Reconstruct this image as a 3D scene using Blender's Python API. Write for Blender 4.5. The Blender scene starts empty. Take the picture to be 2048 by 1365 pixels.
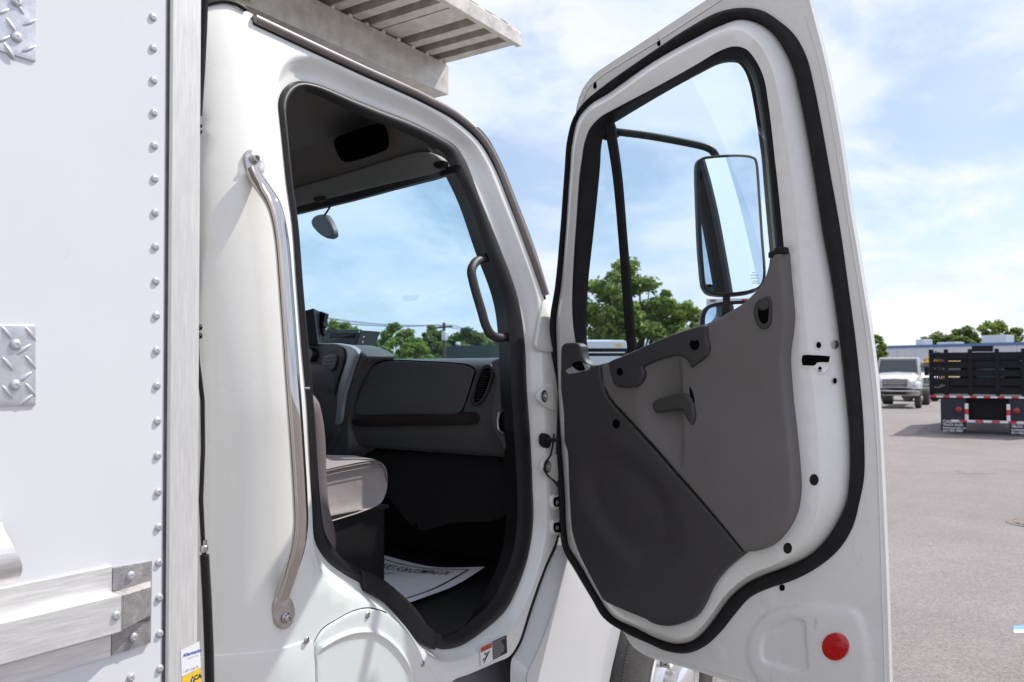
import bpy, bmesh, math, random
import numpy as np
from mathutils import Vector, Matrix
from mathutils.geometry import delaunay_2d_cdt
random.seed(7)
np.random.seed(7)
scene = bpy.context.scene
COL = scene.collection

# ------------------------------------------------------------------ camera
CAMZ, FPX, YAW, PITCH = 1.85, 1653.0, math.radians(34.0), math.radians(2.08)
CAM = Vector((0, 0, CAMZ))
F0 = Vector((math.cos(YAW), math.sin(YAW), 0))
RT = Vector((math.sin(YAW), -math.cos(YAW), 0))
FW = F0 * math.cos(PITCH) + Vector((0, 0, math.sin(PITCH)))
UP = RT.cross(FW)
cam_data = bpy.data.cameras.new('camera')
cam_data.sensor_width = 36.0
cam_data.lens = 36.0 * FPX / 2048.0
cam_data.clip_start = 0.02
cam_data.clip_end = 3000
cam_data.dof.use_dof = True
cam_data.dof.focus_distance = 2.3
cam_data.dof.aperture_fstop = 7.1
cam = bpy.data.objects.new('camera', cam_data)
COL.objects.link(cam)
m3 = Matrix((RT, UP, -FW)).transposed()
cam.matrix_world = Matrix.Translation(CAM) @ m3.to_4x4()
scene.camera = cam

# ------------------------------------------------------------------ world, sun, exposure
SUN_DIR = Vector((1.60, -0.88, 2.45)).normalized()      # from the place towards the sun
SUN_EL = math.asin(SUN_DIR.z)
SUN_AZ = math.atan2(SUN_DIR.x, SUN_DIR.y)
world = bpy.data.worlds.new('World')
scene.world = world
world.use_nodes = True
wn, wl = world.node_tree.nodes, world.node_tree.links
bg = wn['Background']
sky = wn.new('ShaderNodeTexSky')
sky.sky_type = 'NISHITA'
sky.sun_disc = False
sky.sun_elevation = SUN_EL
sky.sun_rotation = SUN_AZ
sky.air_density = 1.0
sky.dust_density = 0.6
sky.ozone_density = 1.5
tc = wn.new('ShaderNodeTexCoord')
sep = wn.new('ShaderNodeSeparateXYZ')
wl.new(tc.outputs['Generated'], sep.inputs[0])


def wmath(op, a, b=None, c=None):
    n = wn.new('ShaderNodeMath')
    n.operation = op
    for i, v in enumerate((a, b, c)):
        if v is None:
            continue
        if isinstance(v, (int, float)):
            n.inputs[i].default_value = v
        else:
            wl.new(v, n.inputs[i])
    return n.outputs[0]


# flat cloud deck: project the view direction on a plane above, so clouds flatten to the horizon
zz = wmath('ADD', wmath('MAXIMUM', sep.outputs['Z'], 0.0), 0.26)
cx_ = wmath('DIVIDE', sep.outputs['X'], zz)
cy_ = wmath('DIVIDE', sep.outputs['Y'], zz)
cmb = wn.new('ShaderNodeCombineXYZ')
wl.new(cx_, cmb.inputs[0]); wl.new(cy_, cmb.inputs[1])
cmb.inputs[2].default_value = 2.7


def wnoise(scale, detail, rough, off):
    mp = wn.new('ShaderNodeMapping')
    mp.inputs['Location'].default_value = off
    wl.new(cmb.outputs[0], mp.inputs[0])
    n = wn.new('ShaderNodeTexNoise')
    n.inputs['Scale'].default_value = scale
    n.inputs['Detail'].default_value = detail
    n.inputs['Roughness'].default_value = rough
    n.inputs['Distortion'].default_value = 0.35
    wl.new(mp.outputs[0], n.inputs['Vector'])
    return n.outputs['Fac']


n1 = wnoise(1.25, 8, 0.58, (6.4, 2.9, 1))
n2 = wnoise(3.4, 9, 0.6, (8.3, 4.1, 2))
mixn = wmath('ADD', wmath('MULTIPLY', n1, 0.68), wmath('MULTIPLY', n2, 0.32))
ramp = wn.new('ShaderNodeValToRGB')
ramp.color_ramp.elements[0].position = 0.43
ramp.color_ramp.elements[0].color = (0, 0, 0, 1)
ramp.color_ramp.elements[1].position = 0.55
ramp.color_ramp.elements[1].color = (1, 1, 1, 1)
wl.new(mixn, ramp.inputs[0])
# a thin milky veil everywhere, thicker towards the zenith of the frame
hi_ = wmath('MULTIPLY', wmath('MINIMUM', wmath('MAXIMUM', wmath('SUBTRACT', sep.outputs['Z'], 0.22), 0.0), 0.2), 2.0)
veil = wmath('MINIMUM', wmath('ADD', wmath('ADD', wmath('MULTIPLY', ramp.outputs[0], 0.66), 0.26), wmath('ADD', hi_, wmath('MULTIPLY', wmath('MAXIMUM', wmath('SUBTRACT', 0.16, wmath('ABSOLUTE', sep.outputs['Z'])), 0.0), 2.2))), 0.97)
n3 = wnoise(2.1, 6, 0.55, (1.3, 9.1, 5))
cshade = wn.new('ShaderNodeValToRGB')
cshade.color_ramp.elements[0].position = 0.34
cshade.color_ramp.elements[0].color = (5.6, 6.35, 8.1, 1)
cshade.color_ramp.elements[1].position = 0.60
cshade.color_ramp.elements[1].color = (7.3, 7.5, 8.7, 1)
wl.new(n3, cshade.inputs[0])
mixc = wn.new('ShaderNodeMix')
mixc.data_type = 'RGBA'
wl.new(veil, mixc.inputs['Factor'])
wl.new(sky.outputs[0], mixc.inputs['A'])
wl.new(cshade.outputs[0], mixc.inputs['B'])
wl.new(mixc.outputs['Result'], bg.inputs['Color'])
bg.inputs['Strength'].default_value = 0.085

sun_data = bpy.data.lights.new('sun', 'SUN')
sun_data.energy = 3.3
sun_data.angle = math.radians(0.53)
sun_data.color = (1.0, 0.955, 0.89)
sun = bpy.data.objects.new('sun', sun_data)
COL.objects.link(sun)
sun.rotation_euler = (-SUN_DIR).to_track_quat('-Z', 'Y').to_euler()

scene.view_settings.view_transform = 'Standard'
scene.view_settings.look = 'None'
scene.view_settings.exposure = 0.74
scene.view_settings.gamma = 1.0
scene.view_settings.use_curve_mapping = False
scene.render.engine = 'CYCLES'
scene.cycles.max_bounces = 10
scene.cycles.transparent_max_bounces = 16
scene.cycles.use_denoising = True


# ------------------------------------------------------------------ materials
def mat(name, col, rough=0.5, metal=0.0, coat=0.0, col2=None, nscale=8.0, bump=0.0, bscale=120.0,
        rvar=0.0, stretch=None, spec=0.5, coords='Object', dirt=None):
    m = bpy.data.materials.new(name)
    m.use_nodes = True
    n, l = m.node_tree.nodes, m.node_tree.links
    p = n['Principled BSDF']
    p.inputs['Base Color'].default_value = (*col, 1)
    p.inputs['Roughness'].default_value = rough
    p.inputs['Metallic'].default_value = metal
    p.inputs['Coat Weight'].default_value = coat
    p.inputs['Coat Roughness'].default_value = 0.04
    p.inputs['Specular IOR Level'].default_value = spec
    t = n.new('ShaderNodeTexCoord')
    mp = n.new('ShaderNodeMapping')
    l.new(t.outputs[coords], mp.inputs[0])
    if stretch:
        mp.inputs['Scale'].default_value = stretch
    if col2 is not None or rvar:
        nz = n.new('ShaderNodeTexNoise')
        nz.inputs['Scale'].default_value = nscale
        nz.inputs['Detail'].default_value = 7
        nz.inputs['Roughness'].default_value = 0.62
        l.new(mp.outputs[0], nz.inputs['Vector'])
        if col2 is not None:
            r = n.new('ShaderNodeValToRGB')
            r.color_ramp.elements[0].position = 0.36
            r.color_ramp.elements[1].position = 0.66
            r.color_ramp.elements[0].color = (*col2, 1)
            r.color_ramp.elements[1].color = (*col, 1)
            l.new(nz.outputs['Fac'], r.inputs[0])
            l.new(r.outputs[0], p.inputs['Base Color'])
        if rvar:
            mr = n.new('ShaderNodeMapRange')
            mr.inputs['From Min'].default_value = 0.3
            mr.inputs['From Max'].default_value = 0.7
            mr.inputs['To Min'].default_value = max(0.02, rough - rvar)
            mr.inputs['To Max'].default_value = rough + rvar
            l.new(nz.outputs['Fac'], mr.inputs[0])
            l.new(mr.outputs[0], p.inputs['Roughness'])
    if dirt:
        dcol, amt, dsc, dst = dirt
        mp2 = n.new('ShaderNodeMapping')
        mp2.inputs['Scale'].default_value = dst
        l.new(t.outputs[coords], mp2.inputs[0])
        na = n.new('ShaderNodeTexNoise'); na.inputs['Scale'].default_value = dsc; na.inputs['Detail'].default_value = 9; na.inputs['Roughness'].default_value = 0.75
        nc = n.new('ShaderNodeTexNoise'); nc.inputs['Scale'].default_value = dsc * .12; nc.inputs['Detail'].default_value = 3
        l.new(mp2.outputs[0], na.inputs['Vector']); l.new(t.outputs[coords], nc.inputs['Vector'])
        ra_ = n.new('ShaderNodeMapRange'); ra_.inputs['From Min'].default_value = 0.60; ra_.inputs['From Max'].default_value = 0.80
        rb_ = n.new('ShaderNodeMapRange'); rb_.inputs['From Min'].default_value = 0.48; rb_.inputs['From Max'].default_value = 0.72
        l.new(na.outputs['Fac'], ra_.inputs[0]); l.new(nc.outputs['Fac'], rb_.inputs[0])
        mu = n.new('ShaderNodeMath'); mu.operation = 'MULTIPLY'; l.new(ra_.outputs[0], mu.inputs[0]); l.new(rb_.outputs[0], mu.inputs[1])
        mu2 = n.new('ShaderNodeMath'); mu2.operation = 'MULTIPLY'; mu2.inputs[1].default_value = amt; l.new(mu.outputs[0], mu2.inputs[0])
        mxd = n.new('ShaderNodeMix'); mxd.data_type = 'RGBA'; mxd.inputs['B'].default_value = (*dcol, 1)
        l.new(mu2.outputs[0], mxd.inputs['Factor'])
        if p.inputs['Base Color'].links: l.new(p.inputs['Base Color'].links[0].from_socket, mxd.inputs['A'])
        else: mxd.inputs['A'].default_value = (*col, 1)
        l.new(mxd.outputs['Result'], p.inputs['Base Color'])
    if bump:
        nb = n.new('ShaderNodeTexNoise')
        nb.inputs['Scale'].default_value = bscale
        nb.inputs['Detail'].default_value = 4
        l.new(mp.outputs[0], nb.inputs['Vector'])
        b = n.new('ShaderNodeBump')
        b.inputs['Strength'].default_value = bump
        b.inputs['Distance'].default_value = 0.004
        l.new(nb.outputs['Fac'], b.inputs['Height'])
        l.new(b.outputs[0], p.inputs['Normal'])
    return m


def glass(name, tint, ior=1.45):
    m = bpy.data.materials.new(name)
    m.use_nodes = True
    n, l = m.node_tree.nodes, m.node_tree.links
    n.remove(n['Principled BSDF'])
    out = n['Material Output']
    tr = n.new('ShaderNodeBsdfTransparent')
    tr.inputs[0].default_value = (*tint, 1)
    gl = n.new('ShaderNodeBsdfGlossy')
    gl.inputs['Roughness'].default_value = 0.0
    gl.inputs['Color'].default_value = (0.95, 1, 1, 1)
    lw = n.new('ShaderNodeLayerWeight')
    lw.inputs['Blend'].default_value = 0.5
    pw = n.new('ShaderNodeMath'); pw.operation = 'POWER'; pw.inputs[1].default_value = 5.0
    l.new(lw.outputs['Facing'], pw.inputs[0])
    fr = n.new('ShaderNodeMath'); fr.operation = 'MULTIPLY_ADD'; fr.inputs[1].default_value = 0.92; fr.inputs[2].default_value = 0.06
    l.new(pw.outputs[0], fr.inputs[0])
    mx = n.new('ShaderNodeMixShader')
    l.new(fr.outputs[0], mx.inputs[0]); l.new(tr.outputs[0], mx.inputs[1]); l.new(gl.outputs[0], mx.inputs[2])
    l.new(mx.outputs[0], out.inputs[0])
    return m


M = {}
M['cab_white'] = mat('cab_white_paint', (0.76, 0.755, 0.715), 0.28, 0, 0.55, col2=(0.74, 0.735, 0.695), nscale=3, rvar=0.04, dirt=((0.28, 0.25, 0.2), .4, 40, (1, 1, .3)))
M['door_white'] = mat('door_white_paint', (0.775, 0.768, 0.73), 0.30, 0, 0.4, col2=(0.735, 0.726, 0.685), nscale=5, rvar=0.06, dirt=((0.20, 0.17, 0.13), .9, 30, (1, 1, .35)))
M['box_white'] = mat('box_white_sheet', (0.685, 0.692, 0.715), 0.33, 0, 0.25, col2=(0.66, 0.668, 0.69), nscale=1.6, rvar=0.05, bump=0.10, bscale=2.5, dirt=((0.30, 0.28, 0.26), .45, 36, (1, 1, .5)))
M['alu'] = mat('brushed_aluminium', (0.68, 0.67, 0.65), 0.5, 0.35, 0, col2=(0.59, 0.58, 0.565), nscale=26, bump=0.12, bscale=70, stretch=(9, 9, 0.6), rvar=0.08)
M['alu_x'] = mat('rail_aluminium', (0.80, 0.795, 0.78), 0.40, 0.55, 0, col2=(0.66, 0.65, 0.64), nscale=22, bump=0.12, bscale=70, stretch=(0.6, 9, 9), rvar=0.08)
M['alu_rack'] = mat('weathered_rack_aluminium', (0.66, 0.63, 0.58), 0.5, 0.45, 0, col2=(0.48, 0.45, 0.41), nscale=18, bump=0.15, bscale=60, rvar=0.1)
M['cast'] = mat('cast_aluminium', (0.42, 0.40, 0.40), 0.55, 0.6, 0, col2=(0.29, 0.28, 0.28), nscale=60, bump=0.3, bscale=350, rvar=0.1)
M['plate'] = mat('diamond_plate_aluminium', (0.62, 0.62, 0.65), 0.36, 0.7, 0, col2=(0.5, 0.5, 0.53), nscale=30, bump=0.08, bscale=200, rvar=0.08)
M['rivet'] = mat('rivet_aluminium', (0.62, 0.62, 0.64), 0.4, 0.6, 0, col2=(0.45, 0.45, 0.47), nscale=120)
M['chrome'] = mat('polished_steel', (0.56, 0.54, 0.52), 0.05, 1.0, 0, rvar=0.05, nscale=35)
M['steel'] = mat('stainless_steel', (0.56, 0.54, 0.53), 0.28, 1.0, 0, col2=(0.45, 0.43, 0.42), nscale=60, rvar=0.08)
M['rubber'] = mat('black_rubber', (0.010, 0.0095, 0.011), 0.6, 0, 0, spec=0.22, col2=(0.016, 0.015, 0.017), nscale=20, bump=0.06, bscale=300)
M['rubber_grey'] = mat('opening_seal_rubber', (0.015, 0.014, 0.016), 0.45, 0, 0, spec=0.26, col2=(0.015, 0.014, 0.016), nscale=20, bump=0.08, bscale=400)
M['drip'] = mat('drip_rail_moulding', (0.20, 0.175, 0.165), 0.35, 0, 0.1, col2=(0.16, 0.14, 0.13), nscale=14)
M['black'] = mat('black_plastic', (0.008, 0.008, 0.009), 0.45, 0, 0, spec=0.25, col2=(0.011, 0.011, 0.012), nscale=40, bump=0.1, bscale=600)
M['hole'] = mat('dark_cavity', (0.004, 0.004, 0.004), 0.9, spec=0.0)
M['sealant'] = mat('grey_joint_sealant', (0.10, 0.085, 0.085), 0.7, col2=(0.05, 0.045, 0.045), nscale=30)
M['trim_dark'] = mat('charcoal_door_trim', (0.045, 0.040, 0.041), 0.50, 0, 0, col2=(0.040, 0.035, 0.036), nscale=6, bump=0.25, bscale=420, rvar=.06, dirt=((0.11, 0.10, 0.09), .5, 26, (1, .4, 1)))
M['trim_light'] = mat('taupe_door_trim', (0.140, 0.126, 0.123), 0.52, 0, 0, col2=(0.127, 0.114, 0.111), nscale=6, bump=0.25, bscale=420, rvar=.06, dirt=((0.05, 0.045, 0.045), .4, 26, (1, .4, 1)))
M['trim_mid'] = mat('dark_handle_plastic', (0.034, 0.032, 0.036), 0.45, 0, 0, bump=0.08, bscale=900)
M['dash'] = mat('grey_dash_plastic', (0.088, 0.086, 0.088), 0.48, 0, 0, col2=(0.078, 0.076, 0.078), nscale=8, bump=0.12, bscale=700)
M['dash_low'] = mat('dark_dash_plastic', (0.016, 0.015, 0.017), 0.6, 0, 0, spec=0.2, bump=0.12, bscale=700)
M['silver'] = mat('silver_bezel', (0.40, 0.43, 0.44), 0.38, 0.3, 0.1)
M['wood'] = mat('dark_red_wood_trim', (0.020, 0.0035, 0.003), 0.35, 0, 0.1, col2=(0.010, 0.002, 0.002), nscale=14, stretch=(1, 1, 8))
M['headliner'] = mat('headliner_cloth', (0.165, 0.142, 0.126), 0.9, 0, 0, col2=(0.148, 0.128, 0.113), nscale=10, bump=0.1, bscale=900)
M['header'] = mat('header_panel_grey', (0.21, 0.215, 0.205), 0.7, 0, 0, bump=0.1, bscale=900)
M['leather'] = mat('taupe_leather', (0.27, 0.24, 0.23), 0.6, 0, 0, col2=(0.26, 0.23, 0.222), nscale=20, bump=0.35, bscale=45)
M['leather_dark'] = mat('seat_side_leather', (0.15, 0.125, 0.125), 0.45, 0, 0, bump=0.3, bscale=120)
M['floor'] = mat('black_floor_mat', (0.014, 0.014, 0.016), 0.6, 0, 0, bump=0.3, bscale=250)
M['paper'] = mat('white_paper', (0.87, 0.87, 0.90), 0.75, 0, 0, col2=(0.83, 0.83, 0.87), nscale=30)
M['ink'] = mat('black_ink', (0.012, 0.012, 0.014), 0.6)
M['ink_grey'] = mat('grey_ink', (0.22, 0.22, 0.23), 0.6)
M['ink_blue'] = mat('blue_ink', (0.03, 0.10, 0.42), 0.5)
M['sticker'] = mat('white_sticker', (0.80, 0.80, 0.80), 0.35)
M['yellow'] = mat('yellow_sticker', (0.82, 0.55, 0.05), 0.35)
M['orange'] = mat('orange_red_label', (0.52, 0.08, 0.02), 0.4)
M['red'] = mat('red_reflector', (0.55, 0.006, 0.006), 0.18, 0, 0.8, col2=(0.42, 0.003, 0.003), nscale=90, bump=0.2, bscale=260)
M['red_tape'] = mat('red_tape', (0.55, 0.03, 0.035), 0.4)
M['white_tape'] = mat('white_tape', (0.72, 0.72, 0.74), 0.4)
M['mirror'] = mat('mirror_glass', (0.66, 0.76, 0.84), 0.0, 1.0)
M['glass'] = glass('door_glass', (0.80, 0.915, 0.955))
M['wglass'] = glass('windshield_glass', (0.68, 0.88, 0.94))
M['tyre'] = mat('tyre_rubber', (0.045, 0.042, 0.041), 0.8, 0, 0, col2=(0.07, 0.064, 0.06), nscale=9, bump=0.4, bscale=90)
M['hood'] = mat('hood_white_paint', (0.60, 0.60, 0.60), 0.2, 0, 0.7, col2=(0.575, 0.575, 0.575), nscale=4)

# ------------------------------------------------------------------ helpers
def tag(o, label=None, cat=None, group=None, kind=None):
    if label: o['label'] = label
    if cat: o['category'] = cat
    if group: o['group'] = group
    if kind: o['kind'] = kind
    return o


def put(o, parent):
    if parent is not None:
        o.parent = parent
        if parent.type == 'EMPTY' and not parent.get('local'):
            o.matrix_parent_inverse = Matrix.Translation(-parent.location)
    COL.objects.link(o)
    return o


def empty(name, loc, rz=0, local=False):
    o = bpy.data.objects.new(name, None)
    o.location = loc
    o.rotation_euler = (0, 0, rz)
    o.empty_display_size = 0.2
    if local: o['local'] = 1
    COL.objects.link(o)
    return o


class MB:
    def __init__(s):
        s.v, s.f = [], []

    def add(s, vs, fs):
        k = len(s.v)
        s.v += [tuple(p) for p in vs]
        s.f += [tuple(i + k for i in f) for f in fs]
        return s

    def box(s, x0, x1, y0, y1, z0, z1):
        vs = [(x, y, z) for x in (x0, x1) for y in (y0, y1) for z in (z0, z1)]
        return s.add(vs, [(0, 1, 3, 2), (4, 6, 7, 5), (0, 4, 5, 1), (2, 3, 7, 6), (0, 2, 6, 4), (1, 5, 7, 3)])

    def hexa(s, p):      # 8 points: bottom 4 loop, top 4 loop
        return s.add(p, [(3, 2, 1, 0), (4, 5, 6, 7), (0, 1, 5, 4), (1, 2, 6, 5), (2, 3, 7, 6), (3, 0, 4, 7)])

    def loft(s, loops, closed=True, cap=False, ring=False):
        n = len(loops[0])
        vs = [p for L in loops for p in L]
        fs = []
        m = len(loops)
        for i in range(m if ring else m - 1):
            for j in range(n if closed else n - 1):
                a, b = i * n + j, i * n + (j + 1) % n
                i2 = (i + 1) % m
                fs.append((a, b, i2 * n + (j + 1) % n, i2 * n + j))
        if cap:
            fs.append(tuple(range(n))[::-1])
            fs.append(tuple((m - 1) * n + j for j in range(n)))
        return s.add(vs, fs)

    def tube(s, pts, r, n=12, closed=False, cap=True, flat=1.0):
        pts = [Vector(p) for p in pts]
        N = len(pts)
        rs = r if isinstance(r, (list, tuple)) else [r] * N
        t0 = (pts[1] - pts[0]).normalized()
        nrm = Vector((0, 0, 1)) if abs(t0.z) < 0.9 else Vector((1, 0, 0))
        nrm = (nrm - t0 * nrm.dot(t0)).normalized()
        loops = []
        for i in range(N):
            if closed:
                t = (pts[(i + 1) % N] - pts[i - 1]).normalized()
            else:
                t = (pts[min(i + 1, N - 1)] - pts[max(i - 1, 0)]).normalized()
            nrm = (nrm - t * nrm.dot(t)).normalized()
            b = t.cross(nrm)
            loops.append([pts[i] + (nrm * math.cos(k * 2 * math.pi / n) + b * math.sin(k * 2 * math.pi / n) * flat) * rs[i] for k in range(n)])
        return s.loft(loops, True, cap and not closed, ring=closed)

    def lathe(s, prof, c=(0, 0, 0), axis=(0, 0, 1), n=20):
        ax = Vector(axis).normalized()
        u = ax.orthogonal().normalized()
        w = ax.cross(u)
        c = Vector(c)
        loops = [[c + ax * z + (u * math.cos(k * 2 * math.pi / n) + w * math.sin(k * 2 * math.pi / n)) * max(r, 1e-5) for k in range(n)] for r, z in prof]
        return s.loft(loops, True, True)

    def build(s, name, m, parent=None, smooth=True, ang=38, merge=1e-5, bevel=0.0):
        me = bpy.data.meshes.new(name)
        me.from_pydata(s.v, [], s.f)
        bm = bmesh.new()
        bm.from_mesh(me)
        if merge:
            bmesh.ops.remove_doubles(bm, verts=bm.verts, dist=merge)
        bmesh.ops.dissolve_degenerate(bm, edges=bm.edges, dist=1e-7)
        bmesh.ops.recalc_face_normals(bm, faces=bm.faces)
        if bevel:
            es = [e for e in bm.edges if len(e.link_faces) == 2 and e.calc_face_angle(0) > 0.6]
            bmesh.ops.bevel(bm, geom=es, offset=bevel, segments=2, affect='EDGES', profile=0.6, clamp_overlap=True)
        bm.to_mesh(me)
        bm.free()
        if smooth:
            me.shade_smooth()
            me.set_sharp_from_angle(angle=math.radians(ang))
        me.materials.append(M[m] if isinstance(m, str) else m)
        return put(bpy.data.objects.new(name, me), parent)


def sp(pts, n=8, closed=True):
    """smooth curve through pixel points; a third element marks a sharp corner"""
    P = [np.array(p[:2], float) for p in pts]
    C = [len(p) > 2 for p in pts]
    N = len(P)
    out = []
    for i in range(N if closed else N - 1):
        p0, p1 = P[i], P[(i + 1) % N]
        L = np.linalg.norm(p1 - p0) + 1e-9

        def tan(k):
            if C[k] or (not closed and k in (0, N - 1)):
                return p1 - p0
            a, b, c = P[k - 1], P[k], P[(k + 1) % N]
            d0, d1 = np.linalg.norm(b - a) + 1e-9, np.linalg.norm(c - b) + 1e-9
            t = ((b - a) / d0 * d1 + (c - b) / d1 * d0) / (d0 + d1)
            return t * min(L, 1.6 * min(d0, d1))
        t0, t1 = tan(i), tan((i + 1) % N)
        for k in range(n):
            u = k / n
            out.append((2 * u**3 - 3 * u**2 + 1) * p0 + (u**3 - 2 * u**2 + u) * t0 + (-2 * u**3 + 3 * u**2) * p1 + (u**3 - u**2) * t1)
    if not closed:
        out.append(P[-1])
    return [(float(a), float(b)) for a, b in out]


def ray(px, py):
    return FW + RT * ((px - 1024.0) / FPX) + UP * ((682.5 - py) / FPX)


def at_x(px, py, X): d = ray(px, py); return CAM + d * (X / d.x)
def at_y(px, py, Y): d = ray(px, py); return CAM + d * (Y / d.y)
def at_h(px, py, h): d = ray(px, py); return CAM + d * (h / d.z)
def at_d(px, py, D): d = ray(px, py); return CAM + d * D


class Surf:
    """a real surface: base line O + a*A, height b above eye level, q outwards along N, plus its own curvature w(a,b)"""
    def __init__(s, O, A, N, w=None):
        s.O, s.A, s.N, s.w = Vector((O[0], O[1], CAMZ)), Vector((A[0], A[1], 0)).normalized(), Vector((N[0], N[1], 0)).normalized(), w or (lambda a, b: 0.0)

    def map(s, a, b, q=0.0):
        return s.O + s.A * a + s.N * (q + s.w(a, b)) + Vector((0, 0, b))

    def ab(s, px, py, q=0.0):
        d = ray(px, py)
        dn = d.dot(s.N)
        base = (s.O - CAM).dot(s.N)
        w = 0.0
        for _ in range(14):
            t = (base + q + w) / dn
            p = CAM + d * t
            a, b = (p - s.O).dot(s.A), p.z - CAMZ
            w = 0.5 * w + 0.5 * s.w(a, b)
        return a, b

    def P(s, px, py, q=0.0):
        a, b = s.ab(px, py, q)
        return s.map(a, b, q)

    def loop(s, pts, q=0.0):
        return [s.ab(x, y, q) for x, y in pts]

    def map_loop(s, ab, q):
        return [s.map(a, b, q) for a, b in ab]


def pip(pts, poly):
    x, y = pts[:, 0], pts[:, 1]
    ins = np.zeros(len(pts), bool)
    n = len(poly)
    for i in range(n):
        x0, y0 = poly[i]
        x1, y1 = poly[(i + 1) % n]
        if y0 == y1:
            continue
        c = ((y0 > y) != (y1 > y)) & (x < (x1 - x0) * (y - y0) / (y1 - y0) + x0)
        ins ^= c
    return ins


def pdist(pts, poly, closed=True):
    pts = np.asarray(pts, float)
    d = np.full(len(pts), 1e9)
    n = len(poly)
    for i in range(n if closed else n - 1):
        a = np.array(poly[i]); b = np.array(poly[(i + 1) % n])
        ab = b - a
        L = ab @ ab + 1e-18
        t = np.clip(((pts - a) @ ab) / L, 0, 1)
        d = np.minimum(d, np.linalg.norm(pts - (a + t[:, None] * ab), axis=1))
    return d


def inset(poly, r):
    P = np.array(poly)
    area = 0.5 * np.sum(P[:, 0] * np.roll(P[:, 1], -1) - np.roll(P[:, 0], -1) * P[:, 1])
    t = np.roll(P, -1, 0) - np.roll(P, 1, 0)
    t /= (np.linalg.norm(t, axis=1)[:, None] + 1e-12)
    nrm = np.stack([-t[:, 1], t[:, 0]], 1) * (1 if area > 0 else -1)
    return P + nrm * r


def fill(outer, holes=(), step=0.03, extra=()):
    outer = np.array(outer, float)
    holes = [np.array(h, float) for h in holes]
    lo, hi = outer.min(0), outer.max(0)
    gx = np.arange(lo[0] + step * 0.5, hi[0], step)
    gy = np.arange(lo[1] + step * 0.5, hi[1], step)
    g = np.array([(x + (0.25 * step if j % 2 else -0.25 * step), y) for j, y in enumerate(gy) for x in gx]) if len(gx) * len(gy) else np.zeros((0, 2))

    def ok(p, md):
        if not len(p): return p
        k = pip(p, outer)
        for h in holes: k &= ~pip(p, h)
        p = p[k]
        if not len(p): return p
        d = pdist(p, outer)
        for h in holes: d = np.minimum(d, pdist(p, h))
        return p[d > md]
    g = ok(g, step * 0.45)
    ex = [ok(np.array(e, float), md) for e, md in extra]
    vs = [Vector((float(a), float(b))) for a, b in outer]
    es = [(i, (i + 1) % len(outer)) for i in range(len(outer))]
    for h in holes:
        k = len(vs)
        vs += [Vector((float(a), float(b))) for a, b in h]
        es += [(k + i, k + (i + 1) % len(h)) for i in range(len(h))]
    for e in ex + [g]:
        vs += [Vector((float(a), float(b))) for a, b in e]
    r = delaunay_2d_cdt(vs, es, [], 0, 1e-7)
    V = np.array([(v.x, v.y) for v in r[0]])
    Fc = [tuple(f) for f in r[2]]
    cen = np.array([(V[f[0]] + V[f[1]] + V[f[2]]) / 3 for f in Fc])
    k = pip(cen, outer)
    for h in holes: k &= ~pip(cen, h)
    return V, [f for f, kk in zip(Fc, k) if kk]


def region(mb, surf, outer, holes=(), q=0.0, step=0.03, qfn=None, r=0.0, feats=(), pts=()):
    """fill an (a,b) outline on a surface; r rounds the rim down, qfn shapes it"""
    extra = []
    if r:
        for fr in (0.2, 0.55, 1.0):
            extra.append((inset(outer, r * fr), r * fr * 0.7))
    if len(pts): extra.append((np.array(pts, float), .002))
    for fl_, offs in feats:
        for of in offs:
            extra.append((inset(fl_, of), .002))
    V, Fc = fill(outer, holes, step, extra)
    Q = np.full(len(V), float(q))
    if qfn is not None:
        Q = Q + qfn(V)
    if r:
        d = np.clip(pdist(V, outer) / r, 0, 1)
        Q = Q - r * (1 - np.sqrt(np.clip(1 - (1 - d) ** 2, 0, 1)))
    mb.add([surf.map(a, b, qq) for (a, b), qq in zip(V, Q)], Fc)
    return mb


def panel(name, m, parent, surf, pts, q, thick=0.01, r=0.004, step=0.03, qfn=None, n=6, ang=40, spline=True, holes=(), extra_pts=()):
    """a solid panel traced on its surface: rounded face plus side walls"""
    px = sp(pts, n) if spline else sp([(*p[:2], 1) for p in pts], max(1, n // 2))
    dense = []
    for (x0, y0), (x1, y1) in zip(px, px[1:] + px[:1]):
        k_ = max(1, int(math.hypot(x1 - x0, y1 - y0) / 4.5))
        dense += [(x0 + (x1 - x0) * i / k_, y0 + (y1 - y0) * i / k_) for i in range(k_)]
    px = dense
    ab = surf.loop(px, q - r)
    hs = [surf.loop(h, q - r) for h in holes]
    mb = MB()
    region(mb, surf, ab, hs, q, step, qfn, r, pts=extra_pts)
    qe = q - r
    if qfn is not None:
        qq = qe + qfn(np.array(ab))
        top = [surf.map(a, b, z) for (a, b), z in zip(ab, qq)]
        bot = [surf.map(a, b, z - thick) for (a, b), z in zip(ab, qq)]
    else:
        top, bot = surf.map_loop(ab, qe), surf.map_loop(ab, qe - thick)
    mb.loft([top, bot])
    for h in hs:
        mb.loft([surf.map_loop(h, q), surf.map_loop(h, q - thick)])
    return mb.build(name, m, parent, ang=ang)


def ell(cx, cy, rx, ry, n=20, rot=0.0):
    c, s_ = math.cos(rot), math.sin(rot)
    return [(cx + rx * math.cos(t) * c - ry * math.sin(t) * s_, cy + rx * math.cos(t) * s_ + ry * math.sin(t) * c) for t in [k * 2 * math.pi / n for k in range(n)]]


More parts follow.
